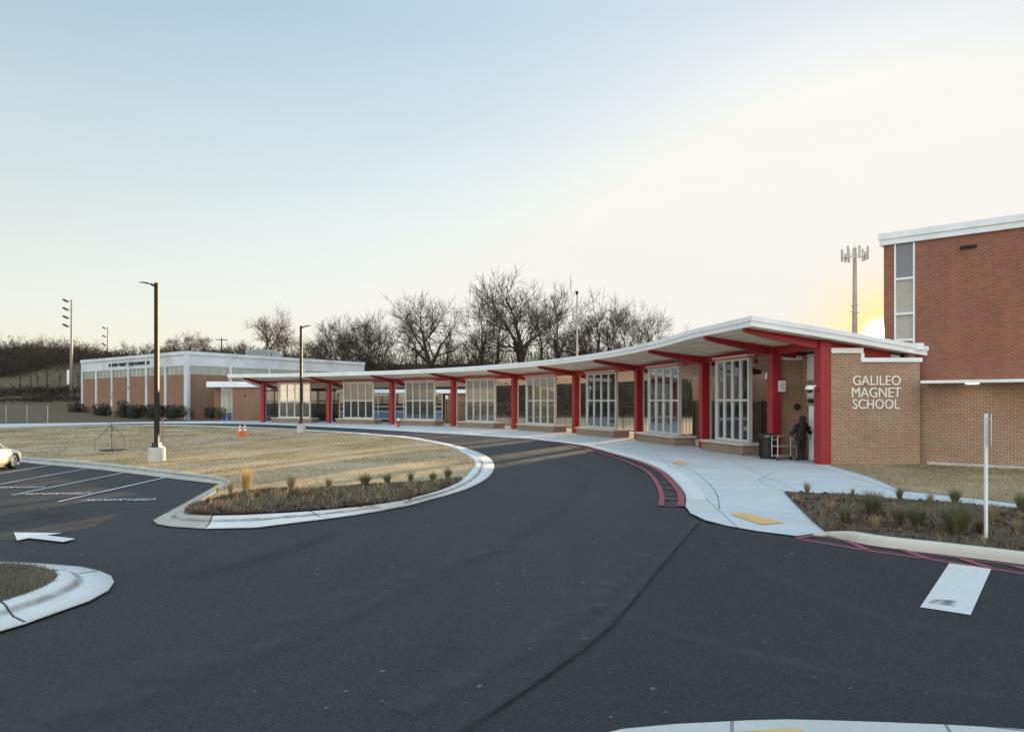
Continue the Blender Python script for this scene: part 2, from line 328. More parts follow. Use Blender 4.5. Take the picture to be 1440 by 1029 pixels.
# ------------------------------------------------------------------ mesh builder
class MB:
    def __init__(s): s.v = []; s.f = []; s.mi = []; s.uv = {}
    def quad(s, a, b, c, d, m=0):
        i = len(s.v); s.v += [tuple(a), tuple(b), tuple(c), tuple(d)]; s.f.append((i, i + 1, i + 2, i + 3)); s.mi.append(m)
    def tri(s, a, b, c, m=0):
        i = len(s.v); s.v += [tuple(a), tuple(b), tuple(c)]; s.f.append((i, i + 1, i + 2)); s.mi.append(m)
    def box(s, x0, x1, y0, y1, z0, z1, m=0, M=None):
        i = len(s.v)
        P = [(x0, y0, z0), (x1, y0, z0), (x1, y1, z0), (x0, y1, z0), (x0, y0, z1), (x1, y0, z1), (x1, y1, z1), (x0, y1, z1)]
        if M: P = [tuple(M @ Vector(p)) for p in P]
        s.v += P
        for q in ((0, 3, 2, 1), (4, 5, 6, 7), (0, 1, 5, 4), (1, 2, 6, 5), (2, 3, 7, 6), (3, 0, 4, 7)):
            s.f.append(tuple(i + k for k in q)); s.mi.append(m)
        return s
    def bar(s, a, b, w, h=None, m=0, up=(0, 0, 1)):
        a = Vector(a); b = Vector(b); d = (b - a).normalized(); h = h or w
        side = d.cross(Vector(up))
        if side.length < 1e-4: side = d.cross(Vector((1, 0, 0)))
        side.normalize(); u = side.cross(d).normalized(); i = len(s.v)
        for p in (a, b):
            for (e, k) in ((-1, -1), (1, -1), (1, 1), (-1, 1)):
                s.v.append(tuple(p + side * (e * w / 2) + u * (k * h / 2)))
        for q in ((3, 2, 1, 0), (4, 5, 6, 7), (0, 1, 5, 4), (1, 2, 6, 5), (2, 3, 7, 6), (3, 0, 4, 7)):
            s.f.append(tuple(i + k for k in q)); s.mi.append(m)
        return s
    def tube(s, pts, rad, n=8, m=0, cap=True):
        rings = []
        pts = [Vector(p) for p in pts]
        if isinstance(rad, (int, float)): rad = [rad] * len(pts)
        ref = None
        for k, p in enumerate(pts):
            d = (pts[min(k + 1, len(pts) - 1)] - pts[max(k - 1, 0)])
            if d.length < 1e-9: d = Vector((0, 0, 1))
            d.normalize()
            if ref is None or abs(ref.dot(d)) > .95: ref = Vector((1, 0, 0)) if abs(d.x) < .9 else Vector((0, 1, 0))
            a = d.cross(ref).normalized(); b = d.cross(a)
            i = len(s.v)
            for j in range(n):
                t = 2 * pi * j / n; s.v.append(tuple(p + (a * cos(t) + b * sin(t)) * rad[k]))
            rings.append(i)
        for k in range(len(rings) - 1):
            for j in range(n):
                s.f.append((rings[k] + j, rings[k] + (j + 1) % n, rings[k + 1] + (j + 1) % n, rings[k + 1] + j)); s.mi.append(m)
        if cap:
            s.f.append(tuple(rings[0] + j for j in range(n))[::-1]); s.mi.append(m)
            s.f.append(tuple(rings[-1] + j for j in range(n))); s.mi.append(m)
        return s
    def lathe(s, prof, n=16, m=0, c=(0, 0)):
        rings = []
        for r, z in prof:
            i = len(s.v); rings.append(i)
            for j in range(n):
                t = 2 * pi * j / n; s.v.append((c[0] + r * cos(t), c[1] + r * sin(t), z))
        for k in range(len(rings) - 1):
            for j in range(n):
                s.f.append((rings[k] + j, rings[k] + (j + 1) % n, rings[k + 1] + (j + 1) % n, rings[k + 1] + j)); s.mi.append(m)
        s.f.append(tuple(rings[-1] + j for j in range(n))); s.mi.append(m)
        s.f.append(tuple(rings[0] + j for j in range(n))[::-1]); s.mi.append(m)
        return s
    def build(s, name, mats, parent=None, smooth=False, world=False, bevel=0.0, uv=True):
        me = bpy.data.meshes.new(name); me.from_pydata(s.v, [], s.f)
        if not isinstance(mats, (list, tuple)): mats = [mats]
        for m in mats: me.materials.append(m)
        if len(mats) > 1: me.polygons.foreach_set('material_index', s.mi)
        if smooth: me.polygons.foreach_set('use_smooth', [True] * len(me.polygons))
        if bevel:
            bm = bmesh.new(); bm.from_mesh(me); bmesh.ops.remove_doubles(bm, verts=bm.verts, dist=1e-5)
            bmesh.ops.bevel(bm, geom=list(bm.edges), offset=bevel, segments=2, affect='EDGES', profile=.5); bm.to_mesh(me); bm.free()
        if uv: auto_uv(me)
        me.update()
        o = bpy.data.objects.new(name, me); COL.objects.link(o)
        if parent:
            o.parent = parent
            if world: o.matrix_parent_inverse = (Matrix.Translation(parent.location) @ parent.rotation_euler.to_matrix().to_4x4()).inverted()
        return o
def auto_uv(me):
    ul = me.uv_layers.new(name="UVMap"); vs = me.vertices; data = [0.0] * (2 * len(me.loops))
    for p in me.polygons:
        n = p.normal
        if abs(n.z) > .7:
            for li in p.loop_indices:
                c = vs[me.loops[li].vertex_index].co; data[2 * li] = c.x; data[2 * li + 1] = c.y
        else:
            tx, ty = -n.y, n.x; L = sqrt(tx * tx + ty * ty) or 1
            for li in p.loop_indices:
                c = vs[me.loops[li].vertex_index].co; data[2 * li] = (c.x * tx + c.y * ty) / L; data[2 * li + 1] = c.z
    ul.data.foreach_set('uv', data)
def tag(o, label=None, cat=None, group=None, kind=None):
    if label: o['label'] = label
    if cat: o['category'] = cat
    if group: o['group'] = group
    if kind: o['kind'] = kind
    return o
def thing(name, label, cat, loc=(0, 0, 0), rotz=0.0, group=None):
    o = bpy.data.objects.new(name, None); COL.objects.link(o); o.location = loc; o.rotation_euler = (0, 0, rotz); o.empty_display_size = .3
    return tag(o, label, cat, group)
KIDS = {}
def kids(o): return [c for c in bpy.data.objects if c.parent == o]
def copy_tree(o, loc=None, rotz=None, label=None):
    c = o.copy(); COL.objects.link(c)
    if loc is not None: c.location = loc
    if rotz is not None: c.rotation_euler = (0, 0, rotz)
    if label: c['label'] = label
    for ch in kids(o):
        d = ch.copy(); COL.objects.link(d); d.parent = c
        for gch in kids(ch):
            e = gch.copy(); COL.objects.link(e); e.parent = d
    return c
def text_mb(body, size, align='LEFT', extrude=.02, spacing=1.0, xscale=1.0):
    cu = bpy.data.curves.new("t", 'FONT'); cu.body = body; cu.size = size; cu.extrude = extrude; cu.align_x = align; cu.space_character = spacing; cu.space_line = .95
    cu.resolution_u = 3
    o = bpy.data.objects.new("t", cu); COL.objects.link(o)
    dg = bpy.context.evaluated_depsgraph_get(); me = bpy.data.meshes.new_from_object(o.evaluated_get(dg))
    mb = MB(); mb.v = [(v.co.x * xscale, v.co.y, v.co.z) for v in me.vertices]; mb.f = [tuple(p.vertices) for p in me.polygons]; mb.mi = [0] * len(mb.f)
    bpy.data.objects.remove(o); bpy.data.meshes.remove(me); bpy.data.curves.remove(cu); return mb
def upright(mb, origin, ang):   # text in the xy plane -> standing wall, reading direction at angle ang
    ca, sa = cos(ang), sin(ang)
    mb.v = [(origin[0] + x * ca + z * sa, origin[1] + x * sa - z * ca, origin[2] + y) for x, y, z in mb.v]; return mb

def sheet(name, pts, zo, mats, kind='structure', step=2.0, lumpy=0.0, label=None):
    """polygon on the terrain, cut into a grid so it follows the ground"""
    bm = bmesh.new(); n_ = len(pts)
    cv, ce, cf, _, _, _ = delaunay_2d_cdt([Vector(p[:2]) for p in pts], [(i, (i + 1) % n_) for i in range(n_)], [], 1, 1e-4)
    vs = [bm.verts.new((v.x, v.y, 0)) for v in cv]
    for f in cf: bm.faces.new([vs[i] for i in f])
    xs = [p[0] for p in pts]; ys = [p[1] for p in pts]
    if step:
        for ax, lo, hi in ((0, min(xs), max(xs)), (1, min(ys), max(ys))):
            k = math.ceil(lo / step)
            while k * step < hi:
                co = [0, 0, 0]; no = [0, 0, 0]; co[ax] = k * step; no[ax] = 1
                bmesh.ops.bisect_plane(bm, geom=bm.verts[:] + bm.edges[:] + bm.faces[:], plane_co=co, plane_no=no, dist=1e-5); k += 1
    bm.normal_update()
    for fc in bm.faces:
        if fc.normal.z < 0: fc.normal_flip()
    for v in bm.verts:
        z = g(v.co.x, v.co.y) + zo
        if lumpy and not v.is_boundary: z += lumpy * (noise.noise(Vector((v.co.x * .5, v.co.y * .5, 0))) + .5 * noise.noise(Vector((v.co.x * 1.7, v.co.y * 1.7, 3))))
        v.co.z = z
    me = bpy.data.meshes.new(name); bm.to_mesh(me); bm.free()
    for m in (mats if isinstance(mats, list) else [mats]): me.materials.append(m)
    for p in me.polygons: p.use_smooth = True
    auto_uv(me); o = bpy.data.objects.new(name, me); COL.objects.link(o); tag(o, kind=kind); return o
def dense(pl, step=.6, smooth=True):
    """resample a polyline (list of tuples) with Catmull-Rom"""
    P = [Vector(p) for p in pl]; outp = []
    for i in range(len(P) - 1):
        p0 = P[max(i - 1, 0)]; p1 = P[i]; p2 = P[i + 1]; p3 = P[min(i + 2, len(P) - 1)]
        n = max(1, int((p2 - p1).length / step))
        if n > 40: n = 40
        for k in range(n):
            t = k / n
            if smooth: q = .5 * ((2 * p1) + (p2 - p0) * t + (2 * p0 - 5 * p1 + 4 * p2 - p3) * t * t + (3 * p1 - p0 - 3 * p2 + p3) * t ** 3)
            else: q = p1.lerp(p2, t)
            outp.append(tuple(q))
    outp.append(tuple(P[-1])); return outp
def ribbon(name, left, right, prof, mats, kind='structure', uvs=False, mi=None):
    """loft between two matching polylines; prof = [(fraction, height)]"""
    mb = MB(); n = len(left); rows = []
    for i in range(n):
        r = []
        for fr, h in prof:
            x = left[i][0] + (right[i][0] - left[i][0]) * fr; y = left[i][1] + (right[i][1] - left[i][1]) * fr
            r.append(len(mb.v)); mb.v.append((x, y, g(x, y) + h))
        rows.append(r)
    for i in range(n - 1):
        for j in range(len(prof) - 1):
            mb.f.append((rows[i][j], rows[i + 1][j], rows[i + 1][j + 1], rows[i][j + 1])); mb.mi.append(mi(i / n) if mi else 0)
    o = mb.build(name, mats, smooth=True, uv=not uvs)
    if uvs:
        ul = o.data.uv_layers.new(name="UVMap"); d = []
        m = len(prof)
        for p in o.data.polygons:
            for li in p.loop_indices:
                vi = o.data.loops[li].vertex_index; d += [(vi // m) / n, prof[vi % m][0]]
        ul.data.foreach_set('uv', d)
    return tag(o, kind=kind)
def strip(name, pl, width, zo, mat, uvs=False, smooth=True):
    p = dense(pl, .5, smooth); L = []; R = []
    for i in range(len(p)):
        a = Vector(p[max(i - 1, 0)][:2]); b = Vector(p[min(i + 1, len(p) - 1)][:2]); d = (b - a).normalized(); nn = Vector((-d.y, d.x)); q = Vector(p[i][:2])
        wd = width if isinstance(width, (int, float)) else width[0] + (width[1] - width[0]) * i / (len(p) - 1)
        L.append(tuple(q + nn * wd / 2)); R.append(tuple(q - nn * wd / 2))
    return ribbon(name, L, R, [(0, zo), (.25, zo), (.5, zo), (.75, zo), (1, zo)] if uvs else [(0, zo), (1, zo)], mat, uvs=uvs)
def U(lst, zo=0.0): return [un(a, b, zo) for a, b in lst]

# ------------------------------------------------------------------ ground sheet
def ground():
    def axis(lo, a, b, hi, st):
        r = []; x = a; k = st
        while x > lo: k *= 1.35; x -= k; r.append(x)
        r = r[::-1]; x = a
        while x <= b: r.append(x); x += st
        k = st
        while x < hi: r.append(x); k *= 1.35; x += k
        return r
    xs = axis(-5000, -150, 90, 5000, 3.0); ys = axis(-600, -30, 260, 8000, 3.0)
    mb = MB()
    for y in ys:
        for x in xs: mb.v.append((x, y, g(x, y) - .06))
    nx = len(xs)
    for j in range(len(ys) - 1):
        for i in range(nx - 1):
            a = j * nx + i; mb.f.append((a, a + 1, a + 1 + nx, a + nx)); mb.mi.append(0)
    tag(mb.build("ground", M_ground, smooth=True), kind='structure')
ground()
CC = (-42.01, 29.27); CR = 52.1
def arc(a, r=CR): return (CC[0] + r * cos(a), CC[1] + r * sin(a))
COLA = [-.0409 + .1669 * n for n in range(1, 9)]

sheet("drive_asphalt", [(-90, -25), (40, -25), (40, 14), (14, 20), (8.6, 28)] + [arc(a, 48.5) for a in [0.05 + .1 * k for k in range(13)]] + [(-32, 73), (-60, 60), (-90, 58)], -.02, M_asphalt, step=3)
sheet("asphalt_patch", U([(980, 736), (860, 880), (690, 1005), (560, 1100)]) + [(6, 1), (20, 1), (20, 9), (9, 11.5), (5.2, 13.5)], .006, M_asphalt2, step=0)
# wear on the asphalt
strip("tyre_wear", U([(690, 630), (760, 640), (812, 655), (820, 675), (795, 705), (740, 742), (640, 793), (500, 853), (330, 922), (60, 1015)]), (.5, .9), .006, M_tyre, True)
strip("tyre_wear", U([(700, 770), (560, 815), (400, 870), (180, 960), (20, 1040)]), (.5, .8), .004, M_tyre, True)
strip("tyre_wear", U([(560, 1000), (700, 930), (830, 850), (905, 780)]), (.5, .7), .008, M_tyre, True)
strip("tyre_wear", U([(1440, 905), (1250, 872), (1090, 812), (1010, 760)]), (.45, .5), .012, M_tyre, True)
strip("tyre_wear", U([(1440, 985), (1200, 950), (980, 900), (840, 850)]), (.4, .5), .012, M_tyre, True)
strip("tar_seam", U([(985, 733), (930, 798), (860, 882), (780, 945), (690, 1006), (600, 1062)]), (.07, .10), .014, wear_mat("seam_tar", (.010, .010, .011), .9), True)  # dark tar line along the pavement joint
strip("pale_seam_dust", U([(985, 733), (935, 785), (880, 848), (820, 905)]), (.45, .35), .010, M_tyre, True)
strip("dark_scuff", U([(255, 815), (330, 795), (420, 768), (470, 752)]), (.9, .5), .005, M_tar, True)
strip("dusty_wear", U([(0, 705), (60, 722), (130, 735)]), (1.6, 1.0), .005, M_dust, True)
strip("dusty_wear", U([(10, 735), (120, 716), (230, 712)]), (1.0, .6), .007, M_dust, True)

# ------------------------------------------------------------------ central island: kerb ring, lawn, planting bed
PAIR = [((-60, 640.8), (-60, 635)), ((30, 649.5), (33, 642)), ((125, 658.7), (130, 649.3)), ((250, 673.7), (250, 662.5)), ((300, 679.3), (302, 669.5)), ((307.5, 681), (325, 677)),
 ((285, 694), (308, 689)), ((250, 713.5), (275, 709)), ((225, 727), (263, 716.5)), ((216, 732), (260, 719)), ((221, 736.5), (262, 722)), ((241, 740), (268, 723.8)),
 ((289, 743), (300, 725)), ((360, 741.5), (345, 724)), ((428, 733), (400, 721.3)), ((498, 724), (468, 716.5)), ((567, 712), (541, 708)), ((602, 703), (577, 701)), ((654, 688), (624, 687.5)),
 ((685, 672), (652, 673)), ((694.6, 658), (664, 660)), ((690.5, 646), (668, 651)), ((675, 637), (662, 642.5)), ((654, 630), (645, 632.8)), ((637, 625.5), (630, 626.8)), ((602, 618.5), (596, 620)),
 ((567, 613.5), (562, 614.8)), ((498, 608), (495, 609.2)), ((428, 604), (427, 605)), ((340, 600), (340, 601)), ((240, 597.2), (240, 598)), ((100, 598.3), (100, 599)), ((0, 600.7), (0, 601.5)), ((-60, 601.7), (-60, 602.5))]
KO = U([p[0] for p in PAIR]); KI = U([p[1] for p in PAIR], .14)
both = dense([(a[0], a[1], b[0], b[1]) if 0 else Vector((a[0], a[1], b[0], b[1])) for a, b in zip(KO, KI)], .7)
OUT = [(q[0], q[1]) for q in both]; INN = [(q[2], q[3]) for q in both]
KPROF = [(0, 0), (0, .02), (.45, .035), (.62, .075), (.75, .125), (.88, .145), (1, .15), (1, .02)]
# the old grey kerb runs along the parking bays and round the tip, the pale one follows the drive
cut = min(range(len(OUT)), key=lambda i: (OUT[i][0] - KO[12][0]) ** 2 + (OUT[i][1] - KO[12][1]) ** 2)
cut2 = min(range(len(OUT)), key=lambda i: (OUT[i][0] - KO[26][0]) ** 2 + (OUT[i][1] - KO[26][1]) ** 2)
ribbon("weathered_kerb", OUT[:cut + 1], INN[:cut + 1], KPROF, M_kerbold)
ribbon("island_kerb", OUT[cut:], INN[cut:], KPROF, M_kerb)
lawn_o = sheet("island_lawn", INN, .14, M_lawn, step=1.0, lumpy=.05)
BED = dense(U([(645, 673), (619, 677.5), (575, 680), (532, 682), (475, 686), (428, 688.5), (376, 689), (345, 693), (318, 698), (289, 706)], .16), .5)
i0 = min(range(len(INN)), key=lambda i: (INN[i][0] - BED[-1][0]) ** 2 + (INN[i][1] - BED[-1][1]) ** 2)
i1 = min(range(len(INN)), key=lambda i: (INN[i][0] - BED[0][0]) ** 2 + (INN[i][1] - BED[0][1]) ** 2)
def inset(pts, d):
    cx = sum(p[0] for p in pts) / len(pts); cy = sum(p[1] for p in pts) / len(pts); r = []
    for p in pts:
        L = sqrt((p[0] - cx) ** 2 + (p[1] - cy) ** 2); r.append((p[0] + (cx - p[0]) * d / L, p[1] + (cy - p[1]) * d / L))
    return r
ISBED = [tuple(p[:2]) for p in BED] + INN[i0:i1 + 1]
sheet("island_bed", ISBED, .185, M_mulch, step=.6, lumpy=.045)

# near left island
NL_O = [(-140, 940), (-40, 899), (35, 877), (75, 862.5), (125, 845), (152.5, 830), (160, 819), (156, 811), (140, 804), (112.5, 798), (75, 795), (25, 792), (-60, 790), (-160, 787)]
NL_I = [(-140, 890), (-50, 862), (0, 847), (37.5, 835), (62, 825), (76, 817), (81, 811), (80, 807), (75, 803), (66, 800), (52, 797), (15, 793.6), (-60, 791.5), (-160, 788.5)]
nlo = U(NL_O); nli = U(NL_I, .14)
both2 = dense([Vector((a[0], a[1], b[0], b[1])) for a, b in zip(nlo, nli)], .35)
ribbon("near_kerb", [(q[0], q[1]) for q in both2], [(q[2], q[3]) for q in both2], KPROF, M_kerb)
sheet("near_island_bed", [(q[2], q[3]) for q in both2], .15, M_ground, step=.5, lumpy=.04)

M_dirt = wear_mat("gutter_dirt", (.22, .17, .11), .75)
def kerb_detail(O, I, every, dirt=(.50, .74)):
    n = len(O); L = [tuple(O[i][j] + (I[i][j] - O[i][j]) * dirt[0] for j in (0, 1)) for i in range(n)]; R_ = [tuple(O[i][j] + (I[i][j] - O[i][j]) * dirt[1] for j in (0, 1)) for i in range(n)]
    def hp(f):
        for (a, ha), (b, hb) in zip(KPROF[1:], KPROF[2:]):
            if f <= b: return ha + (hb - ha) * (f - a) / max(b - a, 1e-6)
        return .15
    fr = [0, .25, .5, .75, 1]; ribbon("gutter_dirt", L, R_, [(f, hp(dirt[0] + (dirt[1] - dirt[0]) * f) + .004) for f in fr], M_dirt, uvs=True)
    acc_ = 0; nxt = every * .5
    for i in range(1, n - 1):
        acc_ += (Vector(O[i]) - Vector(O[i - 1])).length
        if acc_ > nxt:
            nxt += every; d = (Vector(O[i + 1]) - Vector(O[i - 1])).normalized() * .012; mb = MB(); P = []
            for f, h in KPROF[1:7]:
                x = O[i][0] + (I[i][0] - O[i][0]) * f; y = O[i][1] + (I[i][1] - O[i][1]) * f; P.append((Vector((x - d.x, y - d.y, g(x, y) + h + .005)), Vector((x + d.x, y + d.y, g(x, y) + h + .005))))
            for a, b in zip(P, P[1:]): mb.quad(a[0], a[1], b[1], b[0])
            tag(mb.build("kerb_joint", M_mulchdark), kind='structure')
kerb_detail(OUT, INN, 3.0); kerb_detail([(q[0], q[1]) for q in both2], [(q[2], q[3]) for q in both2], 2.4)
# island in the foreground with its yellow pad
fi = dense(U([(850, 1034), (875, 1028), (950, 1021), (1050, 1016), (1107, 1014.5), (1230, 1018), (1330, 1022), (1420, 1027), (1520, 1036)]), .3)
sheet("foreground_island", [p[:2] for p in fi] + [(3.6, 3.2), (1.2, 3.2)], .02, concrete("foreground_concrete", (.50, .50, .48), (1.5, 1.5), .3, .4), step=0)
sheet("tactile_pad", U([(1023, 1028), (1127, 1023), (1140, 1060), (1000, 1060)], .03), .028, M_pyellow, step=0)

# ------------------------------------------------------------------ plaza, walks, right-hand beds
PE = [(-60, 601.2), (0, 600), (140, 596.4), (220, 595), (340, 595.5), (418, 598), (480, 600.8), (508, 602.2), (560, 605.3), (590, 607.2), (637, 609.8), (700, 613.75), (746.7, 616.7), (816.7, 625.4), (863, 637), (904, 648.8), (933, 662), (953.8, 680.8), (964, 695.4), (965.4, 704), (964, 713), (971, 723), (991.7, 733), (1020.8, 740.6), (1064.6, 748.5), (1120, 755.5), (1142, 752.5), (1166, 750.3)]
pe = [p[:2] for p in dense(U(PE), .6)]
PBED = [(1166, 750.3), (1142.5, 731.4), (1121, 710), (1102.4, 690.8)]
STRIP_B = [(1147, 693), (1199, 694.8), (1230, 698), (1265, 702), (1334, 705.4), (1395, 711.3), (1440, 716), (1560, 728)]
STRIP_T = [(1560, 720), (1440, 709), (1395, 703), (1336, 696.4), (1290, 691.5), (1270, 690), (1249, 680.6), (1224, 670), (1166, 653.5)]
plaza = pe + U(PBED, .03)[1:] + U(STRIP_B, .03) + U(STRIP_T, .03)
plaza += [(11.9, 26.45), (11.9, 30.2), (12.5, 36)] + [arc(a, 56.6) for a in [.15 + .1 * k for k in range(12)]] + [(-30, 84.5), (-36, 83.5), (-62, 66)]
sheet("plaza_paving", plaza, .03, M_plaza, step=3)
sheet('court_lawn', [arc(a, 56.62) for a in [.15 + .1 * k for k in range(9)]] + [(-4, 84), (-4, 100), (40, 100), (40, 62), (28, 41), (12.5, 38)], .0, M_lawn, step=3, lumpy=.03)
M_crackline = wear_mat("joint_line", (.05, .05, .05), .9)
for pl_ in ([(745, 615.3), (810, 620.5), (863, 629.8), (886.7, 634), (921.7, 644)], [(930, 646.5), (956.7, 654.6), (980, 666), (1000, 683.75), (1009, 698), (1011.5, 715.8)], [(1090, 664), (1068, 676), (1102, 690.5)]):
    strip("paving_joint", U(pl_, .03), .045, .040, M_crackline, True)
# raised lip of the plaza along the drive
pe2 = []
for i in range(len(pe)):
    a = Vector(pe[max(i - 1, 0)]); b = Vector(pe[min(i + 1, len(pe) - 1)]); d = (b - a).normalized(); pe2.append((pe[i][0] - d.y * .45, pe[i][1] + d.x * .45))
ribbon("plaza_gutter", pe[:-8], pe2[:-8], [(0, -.02), (0, .034), (.5, .036), (1, .034)], M_kerb)
sheet("right_lawn", U(STRIP_T[::-1], .04) + [(23, 15), (30, 15), (30, 17), (17.75, 24.62), (15.25, 26.85), (15.2, 26.5), (11.93, 26.48)], .045, M_lawn, step=1.0, lumpy=.03)
KT = [(1142.5, 751.5), (1166, 750.3), (1230, 751.8), (1312.5, 761), (1367, 767), (1428, 774), (1500, 783), (1600, 796)]
KB = [(1142.5, 753), (1187, 759.7), (1228.7, 765), (1289, 775), (1336, 782), (1383, 788), (1440, 794.5), (1520, 805)]
kt = U(KT[:2], .03) + U(KT[2:], .16)
rbed = U([(1166, 750.3), (1142.5, 731.4), (1121, 710), (1102.4, 690.8)] + STRIP_B, .06) + kt[::-1][:-1]
RBED = rbed
sheet("right_bed", rbed, .065, M_mulch, step=.5, lumpy=.04)
# kerb in cast lengths
kb = []
for i, q in enumerate(kt):
    a = Vector(kt[max(i - 1, 0)]); b = Vector(kt[min(i + 1, len(kt) - 1)]); d = (b - a).normalized(); wk = (.03, .09)[i] if i < 2 else .19
    kb.append((q[0] + d.y * wk, q[1] - d.x * wk))
def rkerb():
    P = dense([Vector((a[0], a[1], b[0], b[1])) for a, b in zip(kt, kb)], .25)
    mb = MB(); n = len(P); L0 = Vector(P[0][:2]); s = 0; rows = []; last = L0
    for q in P:
        s += (Vector(q[:2]) - last).length; last = Vector(q[:2]); h = .04 + .125 * S(s / 1.0); gap = .0
        f = abs((s - 1.02) % 2.35); jt = min(f, 2.35 - f) < .014
        r = []
        for fr, hh in ((-.02, .02), (0, h), (.7, h), (.86, h - .02), (.97, h * .55), (1.02, -.02)):
            x = q[0] + (q[2] - q[0]) * fr; y = q[1] + (q[3] - q[1]) * fr; r.append(len(mb.v)); mb.v.append((x, y, g(x, y) + hh))
        rows.append(r)
    for i in range(n - 1):
        for j in range(5): mb.f.append((rows[i][j], rows[i][j + 1], rows[i + 1][j + 1], rows[i + 1][j])); mb.mi.append(0)
    tag(mb.build("right_kerb", concrete("kerb_aged", (.56, .53, .47), None, 0, .5, (.40, .34, .26)), smooth=False), kind='structure')
rkerb()
sheet("tactile_pad", U([(943.5, 650), (953.7, 648.8), (971, 651.2), (958, 654.4)], .03), .042, M_pyellow, step=0)
sheet("tactile_pad", U([(1026.7, 723), (1044, 720.8), (1102.5, 735.4), (1070, 737.9)], .03), .042, M_pyellow, step=0)

# ------------------------------------------------------------------ painted markings
ZP = .012
for a, b in (((72.5, 653.8), (-10, 667.5)), ((121.5, 659), (-10, 682.5)), ((174, 664.6), (16, 696.5)), ((235, 671), (82, 705.5)), ((30, 650), (-30, 659.5))):
    strip("parking_line", [un(*a), un(*b)], .10, ZP, M_pwhite, smooth=False)
def ground_text(body, p0, p1, h, name, mat, lines=1):
    """text lying on the road; baseline from p0 to p1"""
    a = Vector(p0); b = Vector(p1); d = (b - a); L = d.length; d.normalize(); nn = Vector((-d.y, d.x))
    mb = text_mb(body, 1.0, extrude=0.0); xs = [v[0] for v in mb.v]; ys = [v[1] for v in mb.v]; sx = L / (max(xs) - min(xs)); sy = h / (max(ys) - min(ys))
    v2 = []
    for x, y, z in mb.v:
        q = a + d * ((x - min(xs)) * sx) + nn * ((y - min(ys)) * sy); v2.append((q.x, q.y, g(q.x, q.y) + ZP + .003))
    mb.v = v2; tag(mb.build(name, mat), kind='structure')
ground_text("RESERVED", un(113, 705), un(211, 704), .34, "stall_text", M_pwhite)
ground_text("RESERVED", un(27, 696), un(119, 695), .34, "stall_text", M_pwhite)
ground_text("RESERVED", un(-36, 686.5), un(54, 686), .34, "stall_text", M_pwhite)
sheet("turn_arrow", U([(19.5, 749), (87.5, 750), (66, 753), (106, 758), (89, 762.5), (41, 757), (24, 760.5)]), ZP, M_pwhite, step=0)
sheet("crossing_bar", U([(1335, 793), (1394, 801), (1365, 866), (1294, 855)]), .016, paint_mat('bar_paint', (.62, .63, .62), .22), step=0)
strip("dark_scuff", U([(1308, 850), (1320, 846), (1336, 846), (1330, 853)]), (.12, .24), .022, wear_mat('rubber_mark', (.02, .02, .02), .8), True)
# fire lane band
fo = [(929.5, 711.5), (930.4, 695.4), (923, 678), (910, 663), (886.7, 651.7), (863, 643), (816.7, 629.8), (758, 619.6), (705, 615.6)]
fin = [(963, 712), (963.5, 704), (962, 695), (952, 681), (931.5, 662.5), (902.5, 649.2), (861.5, 637.2), (815.5, 625.6), (745.5, 616.9)]
FO = dense(U(fo), .4); FI = dense(U(fin), .4)
strip("fire_lane_line", U(fo), .13, ZP, M_pred); strip("fire_lane_line", [(x - .1, y - .02) for x, y in U(fin)], .16, ZP, M_pred)
strip("fire_lane_line", [un(929.5, 711), un(963, 711.7)], .07, ZP + .003, M_pred, smooth=False)
def lerp_poly(P, f):
    L = [0]
    for i in range(1, len(P)): L.append(L[-1] + (Vector(P[i][:2]) - Vector(P[i - 1][:2])).length)
    t = f * L[-1]
    for i in range(1, len(P)):
        if L[i] >= t: k = (t - L[i - 1]) / max(L[i] - L[i - 1], 1e-6); return Vector(P[i - 1][:2]).lerp(Vector(P[i][:2]), k)
    return Vector(P[-1][:2])
for k in range(26):
    f = .015 + .022 * k if k < 2 else .27 + .026 * (k - 2)
    if f < .95: strip("fire_lane_rung", [tuple(lerp_poly(FO, f)), tuple(lerp_poly(FI, f))], .045, ZP + .003, M_pred, smooth=False)
ground_text("FIRE LANE", un(962, 703.5) if 0 else un(935, 703), un(955, 703.5), .42, "fire_lane_text", M_pred)
ground_text("NO", un(939, 697.5), un(953, 697.5), .42, "fire_lane_text", M_pred)
ground_text("PARKING", un(934, 688), un(955, 688.5), .5, "fire_lane_text", M_pred)
ground_text("ANY", un(931, 680), un(948, 680.5), .5, "fire_lane_text", M_pred)
ground_text("TIME", un(926, 672), un(943, 672.5), .6, "fire_lane_text", M_pred)
ro = [(1121, 757.8), (1147, 762), (1218, 774), (1303, 786), (1393, 800), (1440, 807), (1540, 822)]
ri = [(1142.5, 753.6), (1171, 758), (1218, 766.5), (1289, 777.5), (1336, 784), (1430.6, 796.5), (1540, 811)]
strip("kerb_hatch_line", U(ro), .11, ZP, M_pred, smooth=False); strip("kerb_hatch_line", U(ri), .07, ZP + .004, M_pred, smooth=False)
for a, b in (((1187, 760), (1220, 774)), ((1265, 773), (1305, 786.5)), ((1345.6, 784.5), (1393, 800)), ((1428, 797), (1480, 813)), ((1121, 757.8), (1142.5, 753.6))):
    strip("kerb_hatch_line", [un(*a), un(*b)], .12, ZP + .008, M_pred, smooth=False)

exec_order = []
